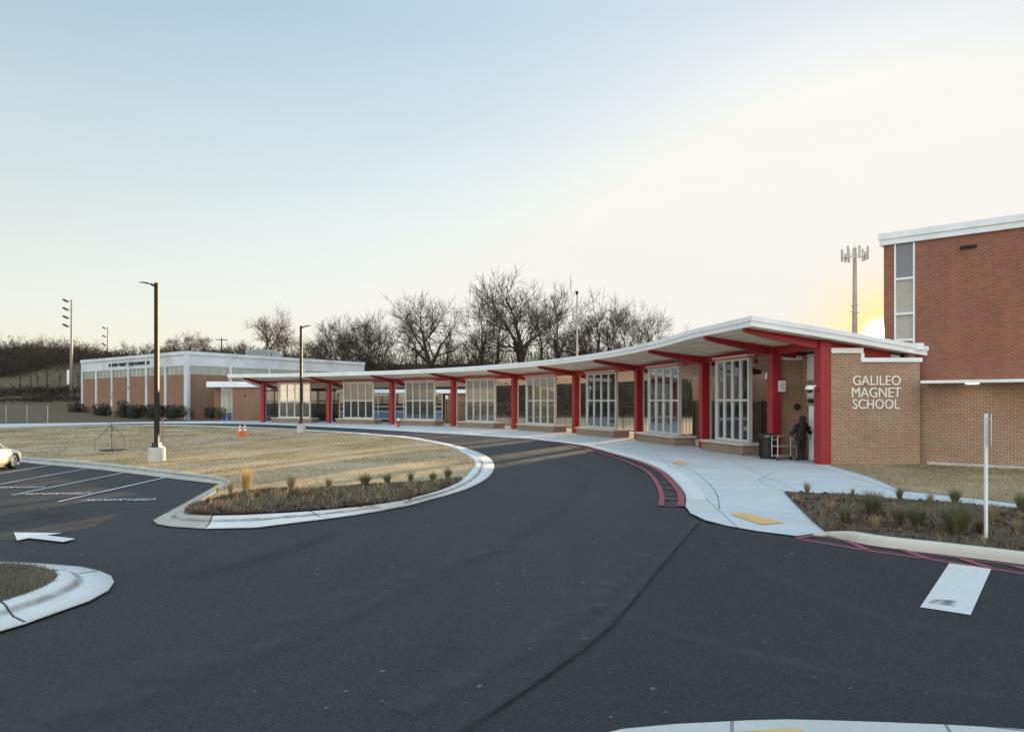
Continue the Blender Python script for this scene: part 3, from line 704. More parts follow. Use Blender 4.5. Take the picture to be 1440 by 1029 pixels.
# ------------------------------------------------------------------ entrance canopy
COLS = [arc(a) for a in COLA[::-1]] + [(11.05, 30.0), (11.66, 26.7)]      # far end first
def canopy_path():
    P = []
    a0 = COLA[-1] + .045; a1 = COLA[0]; n = 64
    for k in range(n): P.append(arc(a0 + (a1 - a0) * k / n))
    tail = dense([arc(COLA[0] + .1), COLS[-3], COLS[-2], COLS[-1], (11.66 + .28, 26.7 - 1.6)], .5)
    st = min(range(len(tail)), key=lambda i: (tail[i][0] - COLS[-3][0]) ** 2 + (tail[i][1] - COLS[-3][1]) ** 2)
    for q in tail[st:]:
        P.append(tuple(q[:2]))
        if q[1] < 26.35: break
    return P
CP = canopy_path()
CN = []
for i in range(len(CP)):
    a = Vector(CP[max(i - 1, 0)]); b = Vector(CP[min(i + 1, len(CP) - 1)]); t = (b - a).normalized()
    CN.append(Vector((t.y, -t.x)))
def pidx(q): return min(range(len(CP)), key=lambda i: (CP[i][0] - q[0]) ** 2 + (CP[i][1] - q[1]) ** 2)
IA, IB = pidx(COLS[-3]), pidx(COLS[-2])
def endf(i): return S((i - IA) / max(1, IB - IA))
def sof(i, o):          # soffit height at front offset o (negative = behind the columns)
    e = endf(i); z = 4.60 + .06 * e
    return z + (.11 + .02 * e) * o if o > 0 else z + (.215 - .07 * e) * o
def front(i): return 3.0 + .25 * endf(i)
def back(i): return -(3.5 + .9 * endf(i))
def cpt(i, o, z): return (CP[i][0] + CN[i].x * o, CP[i][1] + CN[i].y * o, z)
canopy = thing("entrance_canopy", "long curved white-edged canopy on red columns sweeping along the drop-off drive", "canopy", (0, 30, 0))
def loft(rows, name, mat, closed=False, smooth=False):
    mb = MB(); n = len(rows[0])
    for r in rows: mb.v += [tuple(p) for p in r]
    for i in range(len(rows) - 1):
        for j in range(n if closed else n - 1):
            k = (j + 1) % n
            mb.f.append((i * n + j, (i + 1) * n + j, (i + 1) * n + k, i * n + k)); mb.mi.append(0)
    if closed:
        mb.f.append(tuple(range(n))[::-1]); mb.mi.append(0); mb.f.append(tuple((len(rows) - 1) * n + j for j in range(n))); mb.mi.append(0)
    return mb
N = len(CP)
# soffit boards
rows = [[cpt(i, front(i) - .05, sof(i, front(i) - .05)), cpt(i, 1.5, sof(i, 1.5)), cpt(i, 0, sof(i, 0)), cpt(i, -1.7, sof(i, -1.7)), cpt(i, back(i) + .05, sof(i, back(i) + .05))] for i in range(N)]
so = loft(rows, "soffit", M_soffit).build("soffit", M_soffit, canopy, world=True)
ul = so.data.uv_layers[0]; acc = [0]
for i in range(1, N): acc.append(acc[-1] + (Vector(CP[i]) - Vector(CP[i - 1])).length)
d = []
for p in so.data.polygons:
    for li in p.loop_indices:
        vi = so.data.loops[li].vertex_index; d += [acc[vi // 5], [3, 1.5, 0, -1.7, -3.5][vi % 5]]
ul.data.foreach_set('uv', d)
# roof deck
rows = [[cpt(i, front(i) - .02, sof(i, front(i)) + .03), cpt(i, front(i) - .02, sof(i, front(i)) + .33), cpt(i, 0, sof(i, 0) + .33), cpt(i, back(i) + .02, sof(i, back(i)) + .30), cpt(i, back(i) + .02, sof(i, back(i)) + .03), cpt(i, 0, sof(i, 0) + .03)] for i in range(N)]
loft(rows, "roof_deck", M_roofgrey, True).build("roof_deck", M_roofgrey, canopy, world=True)
# front fascia in two steps, back fascia, end fascia
def fascia(off, name, flip, h0, h1, hm):
    rows = []
    for i in range(N):
        o = off(i); s = 1 if o > 0 else -1; z = sof(i, o)
        rows.append([cpt(i, o, z - h0), cpt(i, o + s * .03, z - h0), cpt(i, o + s * .03, z + hm), cpt(i, o + s * .07, z + hm), cpt(i, o + s * .07, z + h1), cpt(i, o - s * .1, z + h1)])
    return loft(rows, name, M_white, True).build(name, M_white, canopy, world=True)
fascia(front, "front_fascia", 0, .02, .345, .17)
fascia(back, "back_fascia", 0, .02, .36, .18)
for (iE, sg) in ((N - 1, 1), (0, -1)):
    t = Vector((-CN[iE].y, CN[iE].x)) * sg; rows = []
    for k in range(9):
        o = front(iE) + .07 + (back(iE) - front(iE) - .14) * k / 8; z = sof(iE, o); b = Vector(cpt(iE, o, 0)); h1 = .345 - .02 * k / 8
        rows.append([tuple(b + Vector((t.x * a, t.y * a, z + h))) for a, h in ((0.002, -.02), (.03, -.02), (.03, .17), (.07, .17), (.07, h1), (.002, h1))])
    loft(rows, "end_fascia", M_white, True).build("end_fascia", M_white, canopy, world=True)
# columns with downpipes, rafters, spine beam
for n_, q in enumerate(COLS):
    i = pidx(q); fr = CN[i]; rt = Vector((-fr.y, fr.x)); hw = .20 if n_ < 9 else .22
    zb = g(*q); top = sof(i, 0) - .02
    R = Matrix(((rt.x, -fr.x, 0, q[0]), (rt.y, -fr.y, 0, q[1]), (0, 0, 1, 0), (0, 0, 0, 1)))
    mb = MB().box(-hw, hw, -hw, hw, zb + .02, top, M=R)
    cobj = mb.build("column", M_red, canopy, world=True, bevel=.012)
    if n_ < 8:
        dpp = MB().box(-.055, .055, hw + .01, hw + .11, zb + .12, top - .1, M=R @ Matrix.Translation((hw * .75, 0, 0)))
        dpp.box(-.055, .055, hw - .09, hw + .11, zb + .03, zb + .12, M=R @ Matrix.Translation((hw * .75, .02, 0)))
        o = dpp.build("downpipe", M_alu); o.parent = cobj
    rows = []
    of_, ob = front(i) - .06, (-3.05 if n_ < 8 else back(i) + .1)
    for o_, dh in ((of_, .14), (of_ - .7, .22), (.6, .33), (-.6, .33), (ob + .3, .27), (ob, .18)):
        z = sof(i, o_) - .004; p = Vector(cpt(i, o_, 0)); s = Vector((rt.x, rt.y, 0)) * .09
        rows.append([tuple(p - s + Vector((0, 0, z))), tuple(p + s + Vector((0, 0, z))), tuple(p + s + Vector((0, 0, z - dh))), tuple(p - s + Vector((0, 0, z - dh)))])
    loft(rows, "rafter", M_red, True).build("rafter", M_red, canopy, world=True)
    if n_ + 1 < len(COLS):
        q2 = COLS[n_ + 1]; i2 = pidx(q2); d = (Vector(q2) - Vector(q)).normalized()
        a = Vector((*q, sof(i, 0) - .17)) + Vector((d.x, d.y, 0)) * hw * .9; b = Vector((*q2, sof(i2, 0) - .17)) - Vector((d.x, d.y, 0)) * hw * .9
        MB().bar(a, b, .17, .27).build("spine_beam", M_red, canopy, world=True)
MB().box(15.05, 15.32, 26.45, 26.75, 4.30, 4.55).build("gutter_box", M_white, canopy, world=True)

# ------------------------------------------------------------------ wind screens on brick benches
WIND_LABELS = ["windscreen nearest the gymnasium, its glass half hidden behind the far black lamp post", "second windscreen from the gymnasium, to the left of the red hydrant", "windscreen standing just right of the red fire hydrant",
 "glass windscreen in the bay left of the column with the round camera", "glass windscreen in the bay right of the column with the round camera", "third windscreen from the entrance door, golden glass in front of dark wood",
 "second windscreen from the entrance door, left of the nearest one", "nearest and tallest looking windscreen, beside the black bin at the entrance"]
def screen_bench(n_):
    q, q2 = Vector(COLS[n_]), Vector(COLS[n_ + 1]); L = (q2 - q).length; d = (q2 - q).normalized(); nf = Vector((d.y, -d.x)); c = (q + q2) / 2 + nf * .30 + d * (.15 if n_ < 7 else .25)
    rz = atan2(d.y, d.x); PW = .465 * L; BL = .60 * L; z0 = g(c.x, c.y) + .03
    grp = "glass windscreens between the red canopy columns"
    b = thing("brick_bench", WIND_LABELS[n_].replace("windscreen", "brick bench under the windscreen") if 0 else BENCH_LABELS[n_], "bench", (c.x, c.y, z0), rz, "brick benches between the red columns")
    MB().box(-BL / 2, BL / 2, -.60, .60, -.03, .42).build("brick_base", M_brick_bench, b)
    MB().box(-BL / 2 - .07, BL / 2 + .07, -.67, .67, .423, .52).build("stone_cap", M_cap, b, bevel=.012)
    t = thing("glass_windscreen", WIND_LABELS[n_], "windscreen", (c.x, c.y, z0 + .523), rz, grp)
    H = sof(pidx(tuple((q + q2) / 2)), .3) - .36 - (z0 + .523); w_ = PW / 2; fz = .10
    fm = MB(); fm.box(-w_ - .05, -w_ + .05, -fz, fz, 0, H); fm.box(w_ - .05, w_ + .05, -fz, fz, 0, H)
    fm.box(-w_ + .05, w_ - .05, -fz + .01, fz - .01, 0, .12); fm.box(-w_ + .05, w_ - .05, -fz + .01, fz - .01, H - .10, H - .01)
    zm = H * .50; fm.box(-w_ + .05, w_ - .05, -fz + .015, fz - .015, zm - .045, zm + .045)
    for k in (1, 2, 3):
        x = -w_ + PW * k / 4; fm.box(x - .04, x + .04, -fz + .02, fz - .02, .12, zm - .045); fm.box(x - .04, x + .04, -fz + .02, fz - .02, zm + .045, H - .10)
    fm.build("frame", M_alu, t, bevel=.006)
    for k in range(4):
        x0 = -w_ + PW * k / 4 + .04; x1 = -w_ + PW * (k + 1) / 4 - .04
        for za, zb in ((.12, zm - .045), (zm + .045, H - .1)):
            MB().box(x0, x1, -.006, .006, za, zb).build("glass_pane", M_glass, t)
    lb = MB().box(-w_ - .12, w_ + .12, -.20, .16, H, H + .085).build("head_bar", M_lightbar, t)
    o = MB().box(-w_ - .13, w_ + .13, -.22, .17, H + .087, H + .125).build("head_cap", M_white, t)
BENCH_LABELS = ["long brick bench nearest the gymnasium, behind the far lamp post", "brick bench between lamp post and red hydrant, under the second windscreen", "brick bench right behind and beside the red fire hydrant",
 "brick bench left of the column that carries the round camera", "brick bench right of the column that carries the round camera", "third brick bench from the entrance, under the golden windscreen", "second brick bench from the entrance door", "nearest brick bench, next to the black bin and steel trolley"]
for n_ in range(8): screen_bench(n_)

# ------------------------------------------------------------------ black picket fence behind the canopy
def picket_fence():
    t = thing("picket_fence", "tall black metal picket fence running behind the curved canopy", "fence", (0, 40, 0))
    P = [arc(COLA[-4] + .10 - .0395 * k, 56.3) for k in range(16)]
    P += [(12.6, 39.2), (12.9, 36.6), (12.9, 33.8), (12.75, 31.2)]
    for i in range(len(P) - 1):
        a, b = Vector(P[i]), Vector(P[i + 1]); L = (b - a).length; n = int(L / .17); mb = MB()
        for z in (.15, 1.95, 2.25): mb.bar((a.x, a.y, z), (b.x, b.y, z), .05, .05)
        for k in range(1, n):
            p = a.lerp(b, k / n); mb.bar((p.x, p.y, .08), (p.x, p.y, 2.38), .038, .038, up=(0, 1, 0))
        mb.build("fence_panel", M_black, t, world=True, uv=False)
        MB().bar((a.x, a.y, 0), (a.x, a.y, 2.45), .075, .075, up=(0, 1, 0)).build("fence_post", M_black, t, world=True, uv=False)
picket_fence()
bn = thing("fence_banner", "white banner strips tied on the black fence beside the bin", "banner", (12.9, 35.2, 0))
for k in range(3): MB().box(12.84, 12.86, 34.3 + .5 * k, 34.7 + .5 * k, .45, 2.0).build("banner_strip", M_white, bn, world=True)

# ------------------------------------------------------------------ two-storey school building
SA = atan2(-.659, .752)
sch = thing("school_building", "two-storey red brick school block with white fascia and tall stair window", "building", (14.43, 27.6, 0), SA)
wl = MB()
wl.box(0, .37, 0, .3, 0, 8.41); wl.box(1.075, 30, 0, .3, 3.08, 8.41); wl.box(.37, 1.075, 0, .3, 0, 3.3); wl.box(0, .3, .3, 16, 0, 8.41); wl.box(.3, 30, 15.7, 16, 0, 8.41)
wl.build("upper_wall", M_brick_red, sch)
MB().box(1.075, 30, -.012, .3, 0, 3.077).build("lower_wall", M_brick_tan, sch)
MB().box(1.5, 30, -.16, -.013, -.02, .12).build("footing_ledge", M_base, sch)
MB().box(-.12, 30.1, -.12, 16.1, 8.41, 8.62).build("lower_fascia", M_white, sch)
MB().box(-.17, 30.1, -.17, 16.1, 8.622, 8.86).build("upper_fascia", M_white, sch)
sw = MB(); sw.box(.37, .43, -.03, .2, 3.3, 8.405); sw.box(1.015, 1.075, -.03, .2, 3.3, 8.405)
for z in (7.06, 5.72, 4.72, 3.9): sw.box(.43, 1.015, -.02, .2, z - .04, z + .04)
sw = sw.build("stair_window", M_white, sch)
for z0, z1, m in ((7.10, 8.4, M_spandrel), (5.76, 7.02, M_curtain), (4.76, 5.68, M_curtain), (3.94, 4.68, M_glassdark), (3.3, 3.86, M_spandrel)):
    o = MB().box(.43, 1.015, .06, .08, z0, z1).build("window_pane", m, None); o.parent = sw
MB().box(.45, .99, .3, 3, 3.2, 8.3).build("stair_interior", M_dark, sch)
wf = MB().box(2.55, 3.05, -.10, -.003, 7.92, 8.02).build("wall_light", M_bronze, sch)
aw = MB().box(1.5, 14, -1.2, -.014, 3.03, 3.13).build("entry_awning", M_white, sch)
o = MB().lathe([(.19, 2.985), (.21, 3.0), (.21, 3.028)], 18, c=(3.0, -.62)).build("ceiling_light", M_lit, None); o.parent = aw
# entrance lobby with the lettered wall
MB().box(12.3, 15.2, 29.9, 30.2, 0, 4.3).build('back_wall', M_brick_tan, sch, world=True); MB().box(14.95, 15.2, 26.8, 27.6, 0, 4.3).build('return_wall', M_brick_tan, sch, world=True)
lob = MB()
lob.box(11.90, 13.06, 26.5, 26.8, 0, 4.17); lob.box(13.06, 15.2, 26.5, 26.8, 0, 3.84)
lob.build("lettered_wall", M_brick_tan, sch, world=True)
MB().box(11.35, 12.3, 30.2, 30.5, 0, 4.12).build("side_wall", M_brick_tan, sch, world=True)
cp = MB(); cp.box(11.88, 13.06, 26.42, 26.85, 4.172, 4.36); cp.box(12.98, 13.10, 26.425, 26.84, 3.842, 4.17); cp.box(13.102, 15.25, 26.42, 26.85, 3.842, 4.0)
MB().box(11.3, 12.3, 30.12, 30.5, 4.122, 4.3).build('side_coping', M_white, sch, world=True)
cp.build("wall_coping", M_white, sch, world=True)
cw = MB(); cw.box(13.1, 15.2, 27.1, 27.15, 4.0, 4.62); MB_ = cw.build("clerestory_window", M_glassdark, sch, world=True)
# the door side faces the drive
fd = Vector((12.36 - 12.85, 30.2 - 26.85)).normalized(); RD = Matrix(((fd.x, -fd.y, 0, 12.85), (fd.y, fd.x, 0, 26.85), (0, 0, 1, 0), (0, 0, 0, 1)))   # local x runs away from the camera, y out of the door (-X)
dp_ = MB().box(0, 3.3, -.12, 0, 2.55, 4.35, M=RD).build("white_panel", M_white, sch, world=True)
mb = text_mb("MAIN", .40, extrude=.02); ang = atan2(-fd.y, -fd.x); p0 = RD @ Vector((3.15, .03, 3.0)); mb = upright(mb, tuple(p0), ang)
mb.build("panel_lettering", M_galv, sch, world=True, uv=False)
fr = MB()
for x in (0.05, 1.1, 2.2, 3.22): fr.box(x - .045, x + .045, -.09, .02, 0, 2.55, M=RD)
fr.box(.1, 3.2, -.085, .015, 2.22, 2.30, M=RD); fr.box(.1, 3.2, -.085, .015, 2.48, 2.55, M=RD)
frm = fr.build("door_frame", M_alu, sch, world=True)
MB().box(.1, 3.18, -.05, -.04, 2.30, 2.48, M=RD).build("transom_pane", M_glassdark, sch, world=True)
MB().box(2.25, 3.18, -.05, -.04, .05, 2.08, M=RD).build("side_pane", M_glassdark, sch, world=True)
MB().box(.1, 1.05, -.05, -.04, .05, 2.08, M=RD).build("side_pane", M_glassdark, sch, world=True)
RL = RD @ Matrix.Translation((1.08, 0, 0)) @ Matrix.Rotation(radians(43), 4, 'Z')      # leaf swung open
lf = MB(); lf.box(0, .12, -.025, .025, .03, 2.2, M=RL); lf.box(.80, 1.0, -.025, .025, .03, 2.2, M=RL); lf.box(.12, .80, -.025, .025, .03, .36, M=RL); lf.box(.12, .80, -.025, .025, 2.0, 2.2, M=RL)
leaf = lf.build("door_leaf", M_white, sch, world=True)
def child(mb, name, mat, par):
    o = mb.build(name, mat); o.parent = par; return o
child(MB().box(.12, .80, -.006, .006, .36, 2.0, M=RL), "door_glass", M_glassdark, leaf)
child(MB().bar(RL @ Vector((.93, .07, .8)), RL @ Vector((.93, .07, 1.4)), .03), "door_handle", M_galv, leaf)
MB().box(12.5, 15, 27.3, 29.8, 2.9, 2.95).build("lobby_ceiling", M_white, sch, world=True)
MB().box(14.0, 14.1, 27.0, 29.8, 0, 2.9).build("lobby_back_wall", M_curtain, sch, world=True)
# lettering
for k, (tx, py, x0) in enumerate((("GALILEO", 541.8, 1199), ("MAGNET", 558.6, 1197.5), ("SCHOOL", 575, 1199))):
    z = CAMH + (HZ - py) * 26.48 / F; xx = (x0 - 720) / F * 26.48
    mb = text_mb(tx, 1.0, extrude=.03); xs = [v[0] for v in mb.v]; ys = [v[1] for v in mb.v]; wd = [(1265.5 - 1198.5), (1266.5 - 1197.5), (1264.5 - 1199)][k] * 26.48 / F; hh = .365
    mb.v = [((x - min(xs)) * wd / (max(xs) - min(xs)), (y - min(ys)) * hh / (max(ys) - min(ys)), zz * 1.0) for x, y, zz in mb.v]
    upright(mb, (xx, 26.468, z), 0.0); mb.build("wall_lettering", M_letter, sch, world=True, uv=False)
# rear wing behind the fence
rw = thing("rear_wing", "pinkish brick wing with small letters behind the black fence", "building", (13.2, 40, 0))
MB().box(0, 14, 0, 12, 0, 5.2).build("wall", M_brick_gym, rw)
MB().box(-.1, 14.1, -.1, 12.1, 5.202, 5.5).build("fascia", M_white, rw)
mb = text_mb("JO", .55, extrude=.03); upright(mb, (1.02, -.04, 3.75), 0.0); mb.build("wall_lettering", M_white, rw, uv=False)

# ------------------------------------------------------------------ gymnasium
GC = (-42.1, 92.0); d1 = Vector((-26.2, 21.0)); L1 = d1.length; d2 = Vector((17.2, 27.3)); L2 = d2.length; d1.normalize(); d2.normalize()
gym = thing("gymnasium", "large flat-roofed gymnasium of brown brick bays with white piers and white top band", "building", (GC[0], GC[1], 0))
def wallframe(d, flip):  # local x along the wall, y outwards
    n = Vector((d.y, -d.x)) if not flip else Vector((-d.y, d.x))
    return Matrix(((d.x, n.x, 0, GC[0]), (d.y, n.y, 0, GC[1]), (0, 0, 1, 0), (0, 0, 0, 1)))
MA = wallframe(d1, True); MBm = wallframe(d2, False)
if (MA @ Vector((0, 1, 0)) - MA @ Vector((0, 0, 0))).y > 0: MA = wallframe(d1, False)
if (MBm @ Vector((0, 1, 0)) - MBm @ Vector((0, 0, 0))).y > 0: MBm = wallframe(d2, True)
ZT = 8.83
bw_ = MB(); bw_.box(.1, L1, -.3, 0, -1, 5.85, M=MA); bw_.box(.1, L2, -.3, 0, -1, 5.85, M=MBm)
bw_.build("brick_wall", M_brick_gym, gym, world=True)
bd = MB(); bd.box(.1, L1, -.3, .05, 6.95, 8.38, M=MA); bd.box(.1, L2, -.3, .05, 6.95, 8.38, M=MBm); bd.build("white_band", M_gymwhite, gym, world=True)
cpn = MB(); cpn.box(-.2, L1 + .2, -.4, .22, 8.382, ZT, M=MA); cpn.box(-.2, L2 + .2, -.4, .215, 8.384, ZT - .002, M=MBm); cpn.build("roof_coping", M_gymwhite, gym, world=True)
rf = MB(); A = MA @ Vector((L1, 0, 0)); B = Vector((GC[0], GC[1], 0)); Cc = MBm @ Vector((L2, 0, 0)); D = A + (Cc - B)
for z in (8.3,): rf.quad((A.x, A.y, z), (B.x, B.y, z), (Cc.x, Cc.y, z), (D.x, D.y, z))
rf.build("roof", M_roofgrey, gym, world=True)
bk = MB(); bk.bar((A.x, A.y, 4), (D.x, D.y, 4), .3, 9); bk.bar((Cc.x, Cc.y, 4), (D.x, D.y, 4), .3, 9); bk.build("rear_wall", M_brick_gym, gym, world=True)
for M_, L, nb in ((MA, L1, 6), (MBm, L2, 5)):
    for k in range(nb + 1):
        if k == 0 and M_ is MBm: continue
        hw = .22 if k else .42
        x = L * k / nb - (.2 if k == nb else 0)
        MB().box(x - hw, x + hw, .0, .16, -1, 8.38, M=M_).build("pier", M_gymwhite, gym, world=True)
        if k == 0: MB().box(-.16, .42, .0, .158, -1, 8.379, M=MBm).build("pier", M_gymwhite, gym, world=True)
    for k in range(nb):
        x0 = L * k / nb + .25; x1 = L * (k + 1) / nb - .25
        o = MB().box(x0, x1, -.12, -.08, 5.85, 6.95, M=M_).build("window", M_gymglass, gym, world=True)
        gb = MB(); nn_ = 4
        for j in range(nn_ + 1): xx = x0 + (x1 - x0) * j / nn_; gb.box(xx - .03, xx + .03, -.078, -.04, 5.86, 6.94, M=M_)
        for j in range(nn_ * 2): xx = x0 + (x1 - x0) * (j + .5) / nn_ / 2; gb.box(xx - .012, xx + .012, -.077, -.05, 5.87, 6.93, M=M_)
        for z in (6.2, 6.58): gb.box(x0 + .04, x1 - .04, -.079, -.045, z - .015, z + .015, M=M_)
        c_ = gb.build("glazing_bars", M_galv); c_.parent = o
# sign
mb = text_mb('HERMAN "HANK" ALLEN GYMNASIUM', 1.0, extrude=.04); xs = [v[0] for v in mb.v]; sc_ = 13.1 / (max(xs) - min(xs))
mb.v = [(x * sc_, y * .86 if 0 else y * sc_ * 1.0, z) for x, y, z in mb.v]; hmax = max(v[1] for v in mb.v); mb.v = [(x, y * .50 / hmax, z) for x, y, z in mb.v]
for k_ in range(1): pass
p0 = MA @ Vector((23.4, .12, 7.45)); upright(mb, tuple(p0), atan2(-d1.y, -d1.x)); mb.build("sign_lettering", M_blackletter, gym, world=True, uv=False)
MB().box(16.5, 16.75, .17, .45, 4.2, 4.45, M=MA).build("flood_light", M_galv, gym, world=True)
ac = thing("rooftop_unit", "grey air handling unit on the gymnasium roof", "air conditioner", (-38.4, 108.5, 8.3))
MB().box(-1.9, 1.9, -1, 1, .1, 1.85).build("casing", M_acgrey, ac, bevel=.03)
MB().box(1.95, 3.3, -.8, .8, .1, 1.5).build("fan_section", M_acgrey, ac, bevel=.03)
lv = MB()
for k in range(5): lv.box(-1.5 + k * .62, -1.05 + k * .62, -1.03, -1.002, .5, 1.6)
lv.build("louvre", M_roofgrey, ac); MB().box(-1.9, 3.3, -.9, .9, 0, .098).build("roof_curb", M_roofgrey, ac)

# ------------------------------------------------------------------ link building at the gym
lk = thing("link_building", "low flat-roofed brick annex with white fascia and blue door beside the gymnasium", "building", (-33.8, 86, 0))
lw = MB(); lw.box(0, 3.9, 0, .3, -.3, 4.05); lw.box(-2.9, -2.0, 1.6, 1.9, -.3, 4.05); lw.box(-2.9, -2.6, 1.9, 8, -.3, 4.05); lw.box(-.0, .3, .3, 1.9, -.3, 4.05)
lw.build("brick_wall", M_brick_gym, lk)
MB().box(-3.0, 13, -.35, 9, 4.05, 4.72).build("roof_fascia", M_white, lk)
dw = MB()
for x in (-2.0, -1.35, -.7, -.06): dw.box(x, x + .07, 1.55, 1.65, -.2, 3.6)
dw.box(-1.93, -.07, 1.56, 1.64, .95, 1.03); dw.box(-2.0, .0, 1.5, 1.7, 3.6, 4.05); dwo = dw.build("window_frame", M_white, lk)
o = MB().box(-1.93, -.71, 1.6, 1.62, 1.03, 3.6).build("window_pane", M_gymglass); o.parent = dwo
MB().box(-1.93, -.07, 1.6, 1.63, -.2, .95).build("blue_panel", M_bluepanel, lk); MB().box(-.63, -.07, 1.6, 1.62, 1.03, 3.6).build("door_pane", M_glassdark, lk)
MB().box(-1.9, 0, 3, 3.1, 0, 3.8).build("interior", M_dark, lk)
gd = MB()
for x in (4.0, 5.0, 6.0, 7.0, 8.6, 10.2, 11.8, 12.9): gd.box(x - .05, x + .05, .1, .22, 0, 3.6)
gd.box(4, 12.9, .11, .21, 3.55, 3.7); gd.box(4, 12.9, .11, .21, 2.3, 2.38); gd.build("entrance_frame", M_bronze, lk)
MB().box(4, 12.9, .15, .17, 0, 3.55).build("entrance_glazing", M_glassdark, lk); MB().box(3.9, 13, 6, 6.2, 0, 4).build("back_wall", M_curtain, lk); MB().box(12.9, 13, .3, 9, 0, 4.05).build("side_wall", M_brick_gym, lk)
bl = MB()
for x, wd, z0, z1 in ((8.7, .7, .2, 2.9), (10.4, .5, .4, 1.6), (9.6, .9, .1, 1.2)): bl.box(x, x + wd, 1.2, 1.3, z0, z1)
bl.build("indoor_panel", M_bluepanel, lk)
lt = MB(); lt.box(1.45, 1.6, -.06, -.002, 2.9, 3.15); lt.build("wall_lamp", M_bronze, lk)

# ------------------------------------------------------------------ classroom block behind the canopy
cb = thing("classroom_block", "low classroom block with white fascia and blue window panels behind the canopy", "building", (-19.5, 80.5, 0))
MB().box(-.3, 15.4, -.5, 10, 3.25, 3.68).build("roof_fascia", M_white, cb)
MB().box(11.9, 15.2, 0, .3, 0, 3.25).build("brick_wall", M_brick_gym, cb); MB().box(14.9, 15.2, .3, 10, 0, 3.25).build("side_wall", M_brick_gym, cb)
fm = MB()
for k in range(9): x = 11.6 * k / 8; fm.box(x - .04, x + .04, -.06, .06, 0, 3.25)
for z in (.35, 1.2, 1.75, 3.15): fm.box(.04, 11.56, -.05, .05, z - .04, z + .04)
fmo = fm.build("window_frame", M_alu, cb)
for k in range(8):
    x0 = 11.6 * k / 8 + .04; x1 = 11.6 * (k + 1) / 8 - .04
    MB().box(x0, x1, -.01, .01, .39, 1.16).build("blue_panel", M_bluepanel, cb)
    MB().box(x0, x1, -.005, .005, 1.24, 3.1).build("window_pane", M_glassdark, cb)
MB().box(0, 11.8, 4.9, 5, 0, 3.2).build("inside_wall", M_curtain, cb); MB().box(-.2, -.05, 0, 5, 0, 3.25).build("side_wall", M_brick_gym, cb); MB().box(0, 11.8, .4, 4.9, 3.1, 3.2).build("ceiling", M_white, cb)
for k in range(4): MB().box(.8 + k * 2.9, 2.3 + k * 2.9, 1.2, 1.5, 3.02, 3.09).build("ceiling_lamp", M_warm, cb)
MB().box(12.6, 13.3, -.03, -.002, 1.3, 2.4).build("notice_board", M_white, cb); MB().box(11.98, 12.3, -.2, -.002, 2.6, 3.0).build("wall_lamp", M_white, cb)
# ------------------------------------------------------------------ lamp posts, masts, poles
def lamp_post(px, pb, hgt, ang, label, wide):
    x, y = un(px, pb, .14); z = g(x, y) + .12
    t = thing("lamp_post", label, "street lamp", (x, y, z), ang, "black lamp posts on the island lawn")
    MB().lathe([(wide, -.1), (wide, .60), (wide - .02, .64), (wide - .06, .65)], 24).build("concrete_base", M_base, t, smooth=False)
    b = MB().box(-.21, .21, -.21, .21, .652, .69); b.box(-.15, .15, -.15, .15, .69, .86); b.build("base_cover", M_black, t)
    MB().box(-.085, .085, -.085, .085, .86, hgt).build("pole", M_bronze, t, bevel=.01)
    a = MB().tube([(-.08, 0, hgt - .12), (-.18, 0, hgt - .10), (-.30, 0, hgt - .03)], [.06, .05, .045], 8); a.build("arm", M_black, t)
    rows = []
    for k in range(7):
        f = k / 6; xx = -.26 - .52 * f; zz = hgt - .05 + .07 * sin(f * pi * .55); hw = .05 + .12 * sin(pi * min(1, .25 + f * .9)) ** .7 if f < 1 else .03
        th = .07 - .045 * f
        rows.append([(xx, -hw, zz), (xx, -hw * .7, zz + th / 2), (xx, hw * .7, zz + th / 2), (xx, hw, zz), (xx, hw * .8, zz - th / 2), (xx, -hw * .8, zz - th / 2)])
    loft(rows, "luminaire", M_black, True).build("luminaire", M_black, t)
    MB().box(-.088, -.095 + .003, -.05, .05, 1.2, 1.5).build("hand_hole", M_black, t)
lamp_post(220.5, 648.5, 8.0, 0.0, "nearer black lamp post on a round concrete base left on the lawn", .36)
lamp_post(423.5, 607.5, 8.0, pi, "farther black lamp post in front of the gymnasium end of the canopy", .31)
def flood_mast(px, D, pyt, label, pb=None):
    x, y, zt = at(px, D, pyt); z = g(x, y) - .1
    t = thing("floodlight_mast", label, "floodlight mast", (x, y, z), 0, "sports field floodlight masts"); H = zt - z
    MB().tube([(0, 0, 0), (0, 0, H * .5), (0, 0, H)], [.30, .22, .14], 10).build("mast", M_rust, t, smooth=True)
    for k in range(4):
        zz = H - .3 - k * 1.45 * D / 125
        a = MB().bar((-.1, 0, zz), (-.75, -.05, zz - .05), .1); a = a.build("bracket", M_galv, t)
        l_ = MB(); R = Matrix.Translation((-.95, -.15, zz + .05)) @ Matrix.Rotation(radians(28), 4, 'Y')
        l_.box(-.45, .42, -.3, .3, -.13, .13, M=R); l_.build("lamp_head", M_bronze, t)
    if pb: MB().box(-.7, -.3, -.2, .2, 1.8, 4.4).build("control_box", M_white, t)
flood_mast(100.5, 128, 421, "tall tan floodlight mast with four lamps left of the gymnasium", 1)
flood_mast(151.5, 200, 460, "smaller looking floodlight mast rising behind the gymnasium roof")
